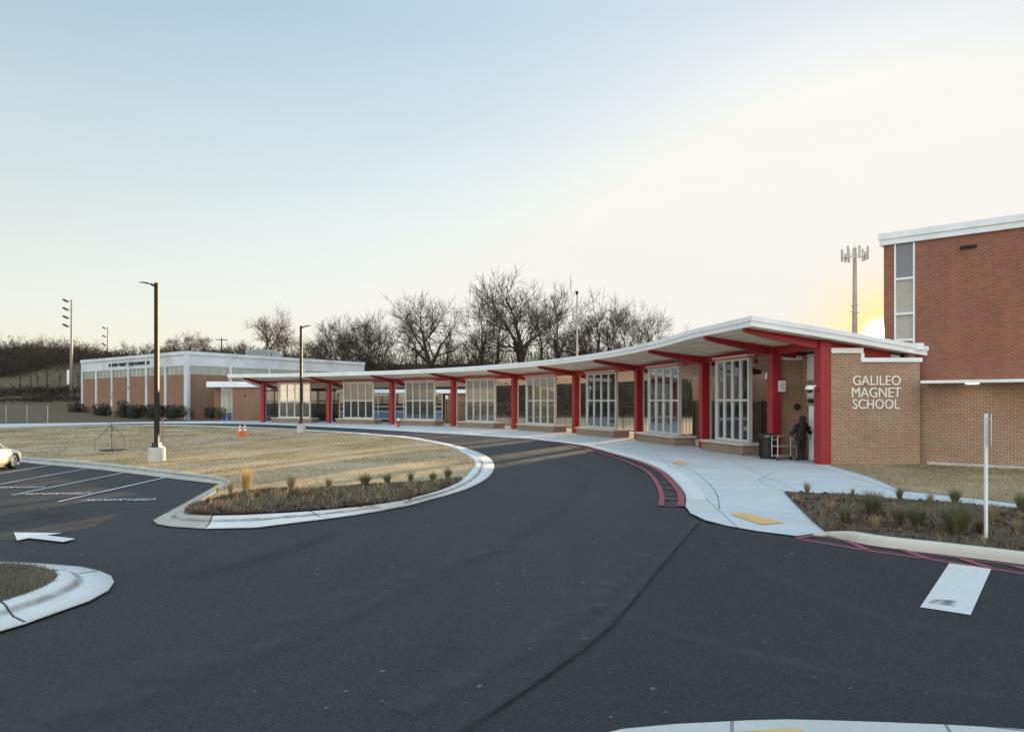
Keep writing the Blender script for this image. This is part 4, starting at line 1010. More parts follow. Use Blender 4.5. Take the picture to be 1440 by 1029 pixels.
def utility_pole(px, D, pyt, label):
    x, y, zt = at(px, D, pyt); z = g(x, y) - .2; H = zt - z
    t = thing("utility_pole", label, "utility pole", (x, y, z), .3, "wooden utility poles beyond the gymnasium")
    MB().tube([(0, 0, 0), (0, 0, H)], [.22, .15], 8).build("pole", M_bark, t)
    MB().box(-1.5, 1.5, -.2, -.05, H - .65, H - .45).build("crossarm", M_bark, t)
    for k in (-1.3, -.5, .5, 1.3): MB().box(k - .06, k + .06, -.18, -.07, H - .45, H - .2).build("insulator", M_galv, t)
utility_pole(83, 190, 500, "distant utility pole with crossarm on the wooded hill, left of the tan mast")
utility_pole(311.5, 190, 475, "distant utility pole with crossarm seen above the gymnasium roof")
x, y, zt = at(811.5, 66, 409); fp = thing("flagpole", "slender pale flagpole with ball top rising behind the canopy", "flagpole", (x, y, 0))
MB().tube([(0, 0, 0), (0, 0, 5), (0, 0, zt - .4)], [.12, .105, .06], 10).build("pole", M_rust, fp, smooth=True)
MB().lathe([(.02, zt - .4), (.09, zt - .35), (.16, zt - .2), (.12, zt - .06), (.02, zt)], 12).build("ball_finial", M_bronze, fp, smooth=True)
MB().lathe([(.3, 0), (.3, .1), (.12, .2)], 12).build("base_collar", M_alu, fp)
x, y, zt = at(1202, 110, 347); H = zt
ct = thing("cell_tower", "tall monopole phone mast with panel antennas behind the canopy", "phone mast", (x, y, 0))
MB().tube([(0, 0, 0), (0, 0, H * .6), (0, 0, H - .2)], [.5, .36, .26], 14).build("monopole", M_rust, ct, smooth=True)
fm = MB()
for k in range(3):
    a = pi / 2 + k * 2 * pi / 3 + .5; fm.bar((0, 0, H - 1.5), (1.5 * cos(a), 1.5 * sin(a), H - 1.5), .1)
    p = Vector((1.5 * cos(a), 1.5 * sin(a))); q = Vector((-sin(a), cos(a))); fm.bar((*(p - q * .9), H - 1.5), (*(p + q * .9), H - 1.5), .09)
fm.build("platform", M_galv, ct)
for k in range(3):
    a = pi / 2 + k * 2 * pi / 3 + .5; p = Vector((1.62 * cos(a), 1.62 * sin(a))); q = Vector((-sin(a), cos(a)))
    for s in (-.8, 0, .8):
        c = p + q * s; hgt = (2.0, 1.3, 1.9)[int(s / .8) + 1]
        MB().box(-.17, .17, -.11, .11, -1.0, hgt - 1.0, M=Matrix.Translation((c.x, c.y, H - 1.1)) @ Matrix.Rotation(a + pi / 2, 4, 'Z')).build("antenna", M_base, ct)
for k, (dx, dz) in enumerate(((-.6, -9.2), (.6, -9.0), (-.75, -10.1), (.7, -10.2))): MB().bar((dx * .4, 0, H + dz), (dx, 0, H + dz), .12).build("step_bracket", M_rust, ct)
MB().tube([(0, 0, H - .2), (0, 0, H + .6)], .03, 6).build("lightning_rod", M_galv, ct)

# ------------------------------------------------------------------ trees
class Tree:
    def __init__(s, seed): s.r = random.Random(seed); s.mb = MB(); s.tips = []; s.stems = []
    def limb(s, p, d, L, rad, lev, maxlev, up, wob, spread):
        r = s.r; n = 4 if lev < 2 else 3; pts = [p]; rr = [rad]; dd = d.copy()
        end = rad * (.55 if lev < maxlev else .35)
        for k in range(n):
            dd = (dd + Vector((r.uniform(-1, 1), r.uniform(-1, 1), r.uniform(-1, 1))) * wob + Vector((0, 0, up))).normalized()
            pts.append(pts[-1] + dd * (L / n)); rr.append(rad + (end - rad) * (k + 1) / n)
        s.mb.tube(pts, rr, 6 if lev == 0 else (5 if lev == 1 else 3), cap=False)
        if lev < 2: s.stems.append((pts, rr))
        if lev >= maxlev: s.tips.append(pts[-1]); return
        nb = {0: r.randint(4, 5), 1: r.randint(4, 5), 2: r.randint(3, 5), 3: r.randint(3, 5), 4: r.randint(3, 4)}.get(lev, 3)
        for k in range(nb):
            f = r.uniform(.35, 1.0) if k < nb - 1 else 1.0
            if lev == 0: f = r.uniform(.45, 1) if k < nb - 1 else 1
            i = min(int(f * n), n - 1); q = pts[i].lerp(pts[i + 1], f * n - i); ax = (pts[i + 1] - pts[i]).normalized()
            sd = Vector((r.uniform(-1, 1), r.uniform(-1, 1), r.uniform(-1, 1))); sd = (sd - ax * sd.dot(ax)).normalized()
            a = r.uniform(.45, .95) * spread if k < nb - 1 else r.uniform(.05, .3)
            nd = (ax * cos(a) + sd * sin(a)).normalized()
            s.limb(q, nd, L * r.uniform(.58, .84), max(rr[i] * r.uniform(.45, .7), .0185), lev + 1, maxlev, up, wob * 1.12, spread)
def bare_tree(seed, H=16, trunk=.38, lean=(0, 0), maxlev=5, spread=1.0, tr=.30, leaves=None, nleaf=0, ivy=0, twig=1.0):
    t = Tree(seed); d = Vector((lean[0], lean[1], 1)).normalized()
    t.limb(Vector((0, 0, -.5)), d, H * tr, trunk, 0, maxlev, .035, .10, spread)
    zz_ = sorted(v[2] for v in t.mb.v); zmax = zz_[int(len(zz_) * .97)]; s = H / zmax
    t.mb.v = [(x * s, y * s, z * s) for x, y, z in t.mb.v]
    r = random.Random(seed + 5); lm = MB()
    for k in range(nleaf):
        p = r.choice(t.tips) * s; c = p + Vector((r.gauss(0, .35), r.gauss(0, .35), r.gauss(0, .35))); leafcard(lm, c, r, .10, .2)
    iv = MB()
    for k in range(ivy):
        pts, rr = t.stems[0] if r.random() < .5 else r.choice(t.stems); i = r.randrange(len(pts) - 1); p = pts[i].lerp(pts[i + 1], r.random()) * s
        if p.z > H * .5 and r.random() < .85: continue
        q = p + Vector((r.gauss(0, 1), r.gauss(0, 1), r.gauss(0, .5))) * (.5 - .25 * p.z / H) ; leafcard(iv, q, r, .14, .32)
    return t, lm, iv
def leafcard(mb, c, r, a, b):
    u = Vector((r.gauss(0, 1), r.gauss(0, 1), r.gauss(0, 1))).normalized(); v = u.cross(Vector((r.gauss(0, 1), r.gauss(0, 1), r.gauss(0, 1)))).normalized(); L = r.uniform(a, b)
    u = u * L * .5; v = v * L * .32; c = Vector(c); mb.quad(c - u, c - u * .1 + v, c + u, c - u * .1 - v)
PROTO = {}
def proto_tree(key, **kw):
    t, lm, iv = bare_tree(**kw); PROTO[key] = (t.mb, lm, iv, kw.get('H', 16))
def place_tree(key, px, D, pyt, label, bark=None, leafm=None, rot=0.0, wide=1.0, group="bare trees on the wooded rise", cat="tree", name="bare_tree"):
    x, y, zt = at(px, D, pyt); z = g(x, y) - .1; k = PROTO[key]; s = (zt - z) / k[3]
    t = thing(name, label, cat, (x, y, z), rot, group); t.scale = (s * wide, s * wide, s)
    cache = CACHE.setdefault((key, bark.name if bark else '', leafm.name if leafm else ''), {})
    for nm, mb, m in (("branches", k[0], bark or M_bark), ("leaves", k[1], leafm or M_russet), ("ivy", k[2], M_ivy)):
        if not mb.f: continue
        if nm in cache: o = cache[nm].copy(); COL.objects.link(o)
        else: o = mb.build(nm, m, uv=False); cache[nm] = o
        o.parent = t
    return t
CACHE = {}
proto_tree('broad', seed=3, H=18, trunk=.42, maxlev=5, spread=1.15, tr=.24, ivy=900)
proto_tree('vase', seed=11, H=18, trunk=.40, maxlev=5, spread=.95, tr=.24, ivy=700)
proto_tree('upright', seed=23, H=16, trunk=.30, maxlev=5, spread=.85, tr=.26, ivy=300)
proto_tree('lean', seed=31, H=13, trunk=.26, lean=(-.45, .1), maxlev=5, spread=.95, tr=.3, ivy=250)
proto_tree('round', seed=47, H=15, trunk=.36, maxlev=5, spread=1.25, tr=.22, ivy=200)
proto_tree('russet', seed=59, H=14, trunk=.30, maxlev=5, spread=1.1, tr=.22, nleaf=2600)
proto_tree('thin', seed=71, H=12, trunk=.14, maxlev=4, spread=.8, tr=.4)
TREES = [
 ('broad', 606, 138, 419, "broad bare tree with thick dark forking limbs, left of the gap in the trees", .3, 1.0),
 ('lean', 560, 136, 452, "leaning bare tree just left of the broad forked tree", 0, 1.0),
 ('upright', 586, 150, 446, "slim bare tree tucked against the broad forked tree's left side", 1.0, .8),
 ('lean', 652, 140, 462, "small bare tree in the gap right of the broad forked tree", 2.8, .9),
 ('vase', 678, 142, 417, "ivy-clad bare tree left of the tallest tree of the row", 1.2, .8),
 ('vase', 700, 152, 420, "thin-limbed bare tree crowding the tallest tree from the left", 2.9, .75),
 ('broad', 732, 135, 402, "tallest bare tree of the row, wide fan of dark limbs", 2.2, 1.0),
 ('vase', 783, 138, 410, "dense bare tree directly left of the flagpole", 4.1, .85),
 ('upright', 762, 155, 425, "narrow bare tree between the tallest tree and the flagpole tree", .6, .8),
 ('round', 836, 140, 436, "round-topped bare tree directly right of the flagpole", 1.9, .9),
 ('upright', 858, 142, 431, "second bare tree right of the flagpole, slightly taller", 3.0, .9),
 ('vase', 880, 146, 434, "third bare tree right of the flagpole, in the close group", 5.0, .8),
 ('upright', 897, 142, 438, "fourth bare tree right of the flagpole with upright limbs", 4.4, .9),
 ('thin', 921, 150, 452, "faint thin bare tree at the right end of the row", 2.0, 1.2),
 ('thin', 938, 160, 468, "smallest bare sapling at the right end above the canopy edge", .5, 1.0),
 ('lean', 508, 138, 456, "leftmost leaning bare tree right of the gymnasium's far end", .2, 1.0),
 ('lean', 535, 144, 458, "second leaning bare tree right of the gymnasium's far end", .5, .9),
 ('upright', 484, 150, 468, "pale thin bare tree above the far end of the gymnasium", 3.3, .9),
 ('round', 455, 155, 473, "low rounded bare tree right of the farther lamp post", 2.3, 1.0),
 ('round', 24, 160, 478, "left one of the twin rounded bare trees at the far left", 1.1, 1.0),
 ('round', 52, 158, 476, "right one of the twin rounded bare trees at the far left", 3.6, .95),
 ('upright', 133, 170, 487, "bare tree showing just above the gymnasium's left end", 1.5, 1.0),
 ('round', 178, 165, 482, "dark bare tree above the gymnasium's lettering", .4, 1.0),
 ('round', 205, 168, 484, "dark bare tree left of the nearer lamp post above the roof", 4.2, .9),
 ('upright', 72, 168, 490, "smaller bare tree right of the twin rounded trees", 2.6, 1.0),
 ('round', 0, 165, 496, "dark bare tree cut by the picture's left edge", 2.2, 1.0), ('broad', 38, 172, 488, "dark bare tree low between the twin rounded trees", 4.4, .9), ('round', 88, 176, 503, "low dark bare tree directly left of the tan mast", 5.2, 1.1),
 ('round', 112, 174, 497, "low bare tree between the tan mast and the gymnasium's corner", .9, 1.0), ('round', 228, 172, 488, "dark bare tree behind the head of the gymnasium's front wall", 3.9, 1.0), ('upright', 425, 158, 478, "bare tree directly behind the farther lamp post", 1.4, 1.1), ('round', 318, 176, 488, "small dark bare tree beside the distant pole over the roof", 2.9, 1.0), ('vase', 628, 150, 470, "bare tree low in the gap right of the broad forked tree", 3.4, 1.0), ('round', 812, 150, 458, "low bare tree right behind the flagpole", 2.7, 1.0),
]
for key, px, D, pyt, lab, rot, wd in TREES: place_tree(key, px, D, pyt, lab, rot=rot, wide=wd)
RUS = [(376, 150, 443, "tall russet-leaved tree behind the rooftop unit", 0.0, 1.0), (262, 165, 470, "russet-leaved tree over the gymnasium's near corner", 1.3, 1.0), (287, 170, 471, "right-hand russet-leaved tree over the gymnasium's near corner", 2.8, .9), (344, 168, 481, "low russet-leaved tree left of the rooftop unit", 4.0, .9), (246, 172, 474, "russet-leaved tree just right of the nearer lamp post", 5.2, .9), (400, 160, 470, "small russet-leaved tree right of the rooftop unit", 3.2, .9)]
for px, D, pyt, lab, rot, wd in RUS: place_tree('russet', px, D, pyt, lab, M_barkbrown, M_russet, rot, wd, "russet-leaved trees behind the gymnasium", "tree", "russet_tree")
SL = [(28, 131, 508, "leftmost slim tree on the grassy slope"), (44, 134, 512, "second slim tree from the left on the grassy slope"), (54, 132, 506, "third slim tree on the grassy slope"), (66, 133, 500, "fourth slim tree on the grassy slope, nearest the bare track"), (83, 132, 508, "fifth slim tree on the grassy slope, left of the tan mast"), (110, 132, 500, "slim tree between the tan mast and the gymnasium")]
for k, (px, D, pyt, lab) in enumerate(SL): place_tree('thin', px, D, pyt - 8, lab, rot=k * 1.3, wide=1.5, group="slim trees on the grassy slope", name="slim_tree")
place_tree('thin', 158, 87.5, 543, "small pale bare tree in front of the gymnasium's left wall", M_barkpale, rot=.7, wide=.6, group=None, name="young_tree")

# the scrub that fills the wooded rise
def scrub():
    r = random.Random(5); mb = MB(); lf = MB()
    def clump(x, y, h, n, wd):
        z = g(x, y) - .1
        for k in range(n):
            a = r.uniform(0, 2 * pi); q = Vector((x + r.gauss(0, wd), y + r.gauss(0, wd), z)); L = h * r.uniform(.45, 1.1); d = Vector((cos(a) * .35, sin(a) * .35, 1)).normalized()
            p1 = q + d * L * .5 + Vector((r.gauss(0, .15), r.gauss(0, .15), 0)) * L * .3; p2 = p1 + (d + Vector((r.gauss(0, .4), r.gauss(0, .4), 0))).normalized() * L * .5
            mb.tube([q, p1, p2], [.05, .035, .015], 3, cap=False)
            for j in range(3):
                s = p1.lerp(p2, r.random()); e = s + Vector((r.gauss(0, 1), r.gauss(0, 1), r.uniform(.2, 1.4))) * L * .16; mb.tube([s, e], [.02, .008], 3, cap=False)
        for k in range(n * 3): leafcard(lf, (x + r.gauss(0, wd * 1.1), y + r.gauss(0, wd * 1.1), z + min(1.0, abs(r.gauss(0, .5))) * h * .9), r, .22, .5)
    for k in range(900):
        px = r.uniform(380, 1040); D = r.uniform(112, 160); x, y = at(px, D); fade = S((58 - x) / 22)
        clump(x, y, (1.2 + 4.9 * fade) * r.uniform(.5, 1.15), 9, 1.5)
    for k in range(420):
        px = r.uniform(-80, 420); D = r.uniform(160, 178); x, y = at(px, D); clump(x, y, (1.9 + 4.0 * max(0, noise.noise(Vector((x * .06, y * .06, 1))) + .35)) * r.uniform(.6, 1.2), 9, 1.6)
    for k in range(330):
        px = r.uniform(-80, 118); D = 139 + 13 * max(0, px / 100) + r.uniform(0, 1) ** 1.5 * 24; x, y = at(px, D); clump(x, y, (3.0 + 2.6 * noise.noise(Vector((x * .1, y * .1, 7)))) * r.uniform(.6, 1.3), 9, 1.7)
    for k in range(190):
        px = r.uniform(-60, 118); x, y = at(px, r.uniform(121, 131)); clump(x, y, 1.9 * max(0, noise.noise(Vector((x * .12, y * .2, 4))) + .5) * r.uniform(.5, 1.3), 7, 1.2)
    for k in range(160):
        px = r.uniform(1040, 1330); D = r.uniform(190, 230); x, y = at(px, D); clump(x, y, 3.2 * r.uniform(.6, 1.2), 7, 1.8)
    o = mb.build("woodland_scrub", M_bark, uv=False); tag(o, kind='stuff')
    o = lf.build("scrub_leaves", leafy("scrub_leaf", (.012, .012, .008), (.06, .042, .026), .15), uv=False); tag(o, kind='stuff')
scrub()

# ------------------------------------------------------------------ hedge shrubs along the gymnasium
def shrub(px0, px1, pyt, pyb, D, label, mat, dens=1.0, name="clipped_shrub", stems=False):
    x0, y = at(px0, D); x1, _ = at(px1, D); cx = (x0 + x1) / 2; z = CAMH + (HZ - pyb) * D / F; h = (pyb - pyt) * D / F; wd = (x1 - x0) / 2; r = random.Random(int(px0))
    z = min(z, g(cx, y) + .3); h = CAMH + (HZ - pyt) * D / F - z
    t = thing(name, label, "shrub", (cx, y, z), 0, "shrubs along the gymnasium wall")
    lf = MB(); n = int(1500 * dens * wd * h / 2)
    for k in range(n):
        a = r.uniform(0, 2 * pi); v = r.uniform(-1, 1) ; rad = sqrt(max(0, 1 - abs(v) ** 7)) * r.uniform(.75, 1.05)
        lump = 1 + .10 * sin(3 * a + v * 3) + .07 * sin(7 * a - 2 * v)
        leafcard(lf, (wd * rad * math.copysign(abs(cos(a)) ** .6, cos(a)) * lump, min(wd, 1.1) * rad * math.copysign(abs(sin(a)) ** .6, sin(a)) * lump, h * (.5 + .5 * v * (.95 + .06 * sin(5 * a)))), r, .09, .2)
    lf.build("foliage", mat, t, uv=False)
    st = MB()
    for k in range(26 if stems else 7):
        a = r.uniform(0, 2 * pi); q = Vector((cos(a) * wd * .8 * r.random(), sin(a) * .7 * r.random(), h * r.uniform(.6, 1.0))); st.tube([(q.x * .2, q.y * .2, -.1), (q.x * .6, q.y * .6, q.z * .5), q], [.03, .02, .008], 4, cap=False)
    st.build("stems", M_barkbrown if stems else M_bark, t, uv=False)
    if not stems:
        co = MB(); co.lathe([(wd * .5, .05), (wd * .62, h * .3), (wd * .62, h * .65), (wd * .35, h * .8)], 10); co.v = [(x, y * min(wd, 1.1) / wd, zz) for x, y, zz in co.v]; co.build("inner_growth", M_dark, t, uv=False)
SH = [(98, 117, 567, 585, 99, "dark clipped shrub at the gymnasium's far left corner", M_hedge, 1, 0), (116, 130, 571, 585, 99, "sparse brown twiggy shrub at the gymnasium's left end", M_bladebrown, .25, 1), (134, 154, 567, 586, 96, "dark clipped shrub left of the small pale tree", M_hedge, 1, 0), (166, 180, 563, 587, 95, "taller narrow dark shrub right of the small pale tree", M_hedge, .7, 0),
      (178, 203, 568.5, 587.5, 93.5, "dark clipped shrub left of the nearer lamp post", M_hedge, 1, 0), (201, 229, 568.5, 587.5, 92, "dark clipped shrub behind the nearer lamp post", M_hedge, 1, 0), (228, 259, 569, 588, 90, "dark clipped shrub at the gymnasium's white corner pier", M_hedge, 1, 0),
      (264, 276, 573, 588, 89.5, "thin yellowing shrub right of the white corner pier", M_hedgey, .25, 1), (289, 304, 572, 588, 86.3, "small dark clipped shrub left of the annex door", M_hedge, 1, 0), (303, 317, 572.5, 588, 85.5, "yellow-green shrub in front of the annex door", M_hedgey, .8, 1)]
for a in SH: shrub(*a[:7], dens=a[7], stems=bool(a[8]))

# ------------------------------------------------------------------ chain-link fence far left
def chain_fence():
    t = thing("chainlink_fence", "low grey chain-link fence across the grass at the far left", "fence", (-58, 76, 0))
    xs = [-72 + 2.25 * k for k in range(11)]; pts = [(x, 76 + (x + 58) * -.02) for x in xs]; H = 1.75
    for i, (x, y) in enumerate(pts):
        z = g(x, y); MB().tube([(x, y, z - .1), (x, y, z + H + .12)], .05, 7).build("fence_post", M_galv, t, world=True, uv=False)
        if i + 1 < len(pts):
            x2, y2 = pts[i + 1]; z2 = g(x2, y2); mb = MB(); mb.bar((x, y, z + H), (x2, y2, z2 + H), .045)
            for k in range(24):
                for s in (1, -1):
                    f0 = k / 24; f1 = f0 + s * H / 2.25 * .9
                    a = Vector((x + (x2 - x) * f0, y + (y2 - y) * f0, z + .05)); b = Vector((x + (x2 - x) * f1, y + (y2 - y) * f1, z + H))
                    if not 0 <= f1 <= 1:
                        q_ = (1 - f0) / (f1 - f0) if f1 > 1 else f0 / (f0 - f1)
                        b = a.lerp(b, q_)
                        if q_ < .02: continue
                    mb.bar(a, b, .006)
            mb.build("mesh_panel", M_fencewire, t, world=True, uv=False)
chain_fence()

# ------------------------------------------------------------------ things on the lawn
def staked_sapling():
    x, y = un(157, 633, .14); z = g(x, y) + .14; t = thing("staked_sapling", "bare sapling tied to three wooden stakes in a mulch ring", "young tree", (x, y, z), .2)
    k = y / F
    MB().tube([(0, 0, 0), (.02, 0, .9), (-.02, 0, 1.7)], [.022, .016, .008], 6).build("stem", M_bark, t, uv=False)
    tw = MB(); r = random.Random(3)
    for j in range(14):
        a = r.uniform(0, 6.3); zz = r.uniform(.7, 1.6); tw.tube([(0, 0, zz), (.28 * cos(a), .28 * sin(a), zz + .3)], [.008, .003], 3, cap=False)
    tw.build("twigs", M_bark, t, uv=False)
    SK = [(-18 * k, -.3, .70, -.06), (17 * k, -.1, .78, .05), (10 * k, -.65, .78, .0)]
    for sx, sy, h, ln in SK: MB().bar((sx, sy, -.1), (sx + ln - .02, sy, h), .045).build("stake", M_wood, t, uv=False)
    for sx, sy, h, ln in SK[:2]: MB().tube([(0, 0, 1.46), (sx + ln, sy, h - .1)], .014, 5).build("guy_strap", M_black, t, uv=False)
    n = 24; ring = MB(); pts = []
    for j in range(n): a = 2 * pi * j / n; rr = .72 + .08 * sin(3 * a); pts.append((x + rr * cos(a) * 1.0, y + rr * sin(a)))
    sheet("tree_mulch_ring", pts, .165, M_mulchdark, step=.3, lumpy=.03)
staked_sapling()
x, y = un(228.5, 622, .14); ms = thing("marker_stake", "thin pale wooden stake standing behind the nearer lamp post", "stake", (x, y, g(x, y) + .1)); MB().box(-.05, .05, -.02, .02, 0, 1.62).build("stake", M_bladetan if 0 else M_wood, ms)
def cone(px, pb, label):
    x, y = un(px, pb, .14); t = thing("traffic_cone", label, "traffic cone", (x, y, g(x, y) + .14), random.random(), "orange cones on the lawn")
    MB().box(-.2, .2, -.2, .2, 0, .045).build("base", M_rubber if 0 else M_orange, t, bevel=.01)
    prof = lambda z: .15 - .125 * (z - .045) / .82
    MB().lathe([(prof(.045), .045), (prof(.40), .40)], 16).build("cone", M_orange, t, smooth=False)
    MB().lathe([(prof(.40) + .003, .40), (prof(.53) + .003, .53)], 16).build("reflective_band", M_white, t)
    MB().lathe([(prof(.53), .53), (prof(.62), .62)], 16).build("cone_body", M_orange, t); MB().lathe([(prof(.62) + .003, .62), (prof(.74) + .003, .74)], 16).build("reflective_band", M_white, t); MB().lathe([(prof(.74), .74), (prof(.865), .865)], 16).build("cone_tip", M_orange, t)
cone(337.5, 613.5, "left one of two orange traffic cones on the lawn"); cone(344.3, 613, "right one of two orange traffic cones on the lawn")
x, y = un(560, 600, .03); hy = thing("fire_hydrant", "red fire hydrant with white bonnet on the far walk", "hydrant", (x, y, g(x, y) + .03))
MB().lathe([(.17, 0), (.17, .05), (.115, .06), (.115, .5), (.15, .51), (.15, .56)], 14).build("barrel", M_hydred, hy); MB().lathe([(.14, .562), (.13, .66), (.08, .75), (.03, .78), (.03, .84)], 14).build("bonnet", M_white, hy)
MB().tube([(-.2, 0, .42), (.2, 0, .42)], .055, 10).build("hose_nozzle", M_hydred, hy); MB().tube([(0, 0, .36), (0, -.2, .36)], .075, 10).build("pumper_nozzle", M_hydred, hy)
x, y = un(981.5, 626.5, .03); ur = thing("ash_urn", "small pale waste urn with black top by a red column", "bin", (x, y, .03)); MB().box(-.17, .17, -.17, .17, 0, .36).build("urn", M_base, ur, bevel=.02); MB().lathe([(.15, .362), (.13, .46), (.05, .5)], 12).build("lid", M_black, ur)

# ------------------------------------------------------------------ ornamental grasses
def grass_clump(seed, n, h, spread, mat, name):
    r = random.Random(seed); mb = MB()
    for k in range(n):
        a = r.uniform(0, 2 * pi); b = r.uniform(0, .06); q = Vector((b * cos(a), b * sin(a), 0)); L = h * r.uniform(.55, 1.15); out_ = r.uniform(.05, 1.25) * spread; w = r.uniform(.0018, .0042)
        sd = Vector((-sin(a), cos(a), 0)) * w; d = Vector((cos(a), sin(a), 0)); p = [q, q + d * out_ * L * .25 + Vector((0, 0, L * .5)), q + d * out_ * L * .75 + Vector((0, 0, L * (.92 - .15 * out_)))]
        mb.quad(p[0] - sd, p[0] + sd, p[1] + sd * .8, p[1] - sd * .8); mb.tri(p[1] - sd * .8, p[1] + sd * .8, p[2])
    return mb.build("blades", mat, uv=False)
GP = {}
for nm, args in {'g1': (1, 520, .5, .9, M_bladegreen), 'g2': (2, 380, .5, .75, M_bladegreen), 'g3': (3, 950, .5, 1.0, M_bladegreen), 't': (4, 260, .5, .45, M_bladetan), 'b': (5, 300, .5, .9, M_bladebrown), 'd': (6, 300, .5, .8, M_blade)}.items():
    GP[nm] = [args, None]
GRP_R = "ornamental grass clumps in the right-hand bed"; GRP_I = "ornamental grass clumps in the island bed"
def clump(kind, px, py, hpx, label, grp, zo):
    x, y = un(px, py, zo); s = 1.3 * hpx * y / F / .5; t = thing("grass_clump", label, "ornamental grass", (x, y, g(x, y) + zo - .01), random.uniform(0, 6), grp); t.scale = (s, s, s)
    if GP[kind][1] is None: GP[kind][1] = grass_clump(*GP[kind][0], 'blades')
    o = GP[kind][1]
    if o.parent: o = o.copy(); COL.objects.link(o)
    o.parent = t
RB = [('d', 1135, 692.5, 15, "dry clump at the paved corner of the right bed"), ('d', 1199, 696, 10, "tiny dry tuft on the bed's rear edge, second from the paved corner"), ('g1', 1188.5, 732.6, 23, "upright green clump nearest the yellow pad in the right bed"), ('g3', 1227.5, 723, 30, "tall green clump in the middle rear of the right bed"), ('d', 1231, 745.6, 19, "brownish clump close to where the raised kerb begins"), ('d', 1168.5, 720.8, 16, "brown clump close to the bare mulch edge of the right bed"),
      ('g2', 1265, 701.5, 16, "green clump where the lawn meets the pale strip"), ('g1', 1264, 735, 23, "green clump in mid bed, left of the wide spreading one"), ('g3', 1289, 739.7, 28, "wide spreading green clump in mid bed, second left of the white post"), ('d', 1308, 707.5, 15, "dry clump overlapping the pale strip, left of the dark green one"), ('g1', 1343, 707.5, 20, "dark green clump overlapping the pale strip, left of the white post"), ('g3', 1345.6, 751.5, 43, "largest green clump, just left of the white post"),
      ('b', 1378.6, 750, 22, "brown clump touching the white post"), ('d', 1395, 732.6, 24, "dry clump right behind the white post"), ('d', 1430.6, 748, 18, "small dry clump at the picture's right edge near the kerb"), ('g2', 1436, 717, 24, "clump at the right edge over the pale strip")]
for k, px, py, h, lab in RB: clump(k, px, py, h, lab, GRP_R, .07)
IB_ = [('t', 346.7, 691.5, 33, "tall straw-coloured clump at the island bed's left end"), ('t', 324, 695, 17, "short straw-coloured clump left of the tall one in the island bed"), ('d', 409, 687, 20, "pale upright clump, second tall one from the left in the island bed"), ('g2', 463, 685.5, 15, "low green clump, third of the island bed's rear row"), ('g3', 513.4, 684, 17, "broad green clump in the middle of the island bed's rear row"), ('g1', 544.7, 680.5, 15, "upright green clump right of the broad one on the island"),
       ('g2', 577.6, 677.5, 14, "rounded green clump, third from the right on the island"), ('g1', 609, 677.5, 14, "second green clump from the right on the island"), ('g2', 629.7, 673.5, 17, "rightmost dark green clump on the island"), ('b', 293, 709, 12, "reddish low clump at the island bed's left tip"), ('b', 362, 701, 13, "reddish low clump below the tall straw-coloured one"), ('b', 331, 702, 12, "brown low clump between the two reddish ones"), ('d', 442, 693.5, 11, "small dry clump in the island bed below the third green clump"), ('d', 539, 692, 11, "small dry clump in the island bed below the broad green one"), ('d', 574, 687, 10, "small dry clump toward the island bed's right end"), ('t', 306, 692, 10, "small straw tuft at the inner corner of the parking kerb")]
for k, px, py, h, lab in IB_: clump(k, px, py, h, lab, GRP_I, .19)

def inside(p, poly):
    x, y = p; c = False; j = len(poly) - 1
    for i in range(len(poly)):
        xi, yi = poly[i][:2]; xj, yj = poly[j][:2]
        if (yi > y) != (yj > y) and x < (xj - xi) * (y - yi) / (yj - yi) + xi: c = not c
        j = i
    return c
def tufts(name, poly, n, h, zo, mats, seed, keep=None, blades=3, w=.006):
    r = random.Random(seed); mb = MB(); xs = [p[0] for p in poly]; ys = [p[1] for p in poly]; k = 0; tries = 0
    while k < n and tries < n * 8:
        tries += 1; x = r.uniform(min(xs), max(xs)); y = r.uniform(min(ys), max(ys))
        if abs(x) > y * .75 + 1 or not inside((x, y), poly): continue
        if keep and not keep(x, y, r): continue
        k += 1; z = g(x, y) + zo; m = 0 if noise.noise(Vector((x * .3, y * .3, 0))) + r.gauss(0, .25) < .55 else 1
        ww = w * (1 + y / 30)
        for j in range(blades):
            a = r.uniform(0, 2 * pi); L = h * r.uniform(.5, 1.3); q = Vector((x + r.gauss(0, .03), y + r.gauss(0, .03), z - .01)); d = Vector((cos(a), sin(a), 0)) * L * r.uniform(.1, .9); sd = Vector((-sin(a), cos(a), 0)) * ww
            mb.tri(q - sd, q + sd, q + d + Vector((0, 0, L)), m)
    tag(mb.build(name, mats, uv=False), kind='stuff')
def patchy(x, y, r): return noise.noise(Vector((x * .35, y * .35, 2))) + r.gauss(0, .3) > -.1 and not inside((x, y), ISBED)
tufts("lawn_grass", INN, 42000, .055, .14, [M_blade, M_bladegreen], 1, patchy)
tufts("right_lawn_grass", U(STRIP_T[::-1], .04) + [(23, 15), (30, 15), (17.75, 24.5), (15.2, 26.3), (11.93, 26.4)], 9000, .045, .045, [M_blade, M_bladegreen], 2)
tufts("near_island_grass", [(q[2], q[3]) for q in both2], 5200, .06, .15, [M_cover, M_bladegreen], 3, lambda x, y, r: noise.noise(Vector((x * 1.1, y * 1.1, 4))) + r.gauss(0, .3) > -.15, 3, .003)
tufts("bed_ground_cover", ISBED, 3600, .085, .18, [M_cover, M_cover], 4, lambda x, y, r: noise.noise(Vector((x * .8, y * .8, 5))) + r.gauss(0, .15) > -.05, 4, .007)
tufts("right_bed_cover", RBED, 4000, .06, .065, [M_cover, M_cover], 5, lambda x, y, r: noise.noise(Vector((x * .8, y * .8, 9))) + r.gauss(0, .15) > .02, 4, .004)
tufts("bed_dry_wisps", ISBED, 210, .20, .18, [M_blade, M_bladegreen], 21, None, 7, .004)
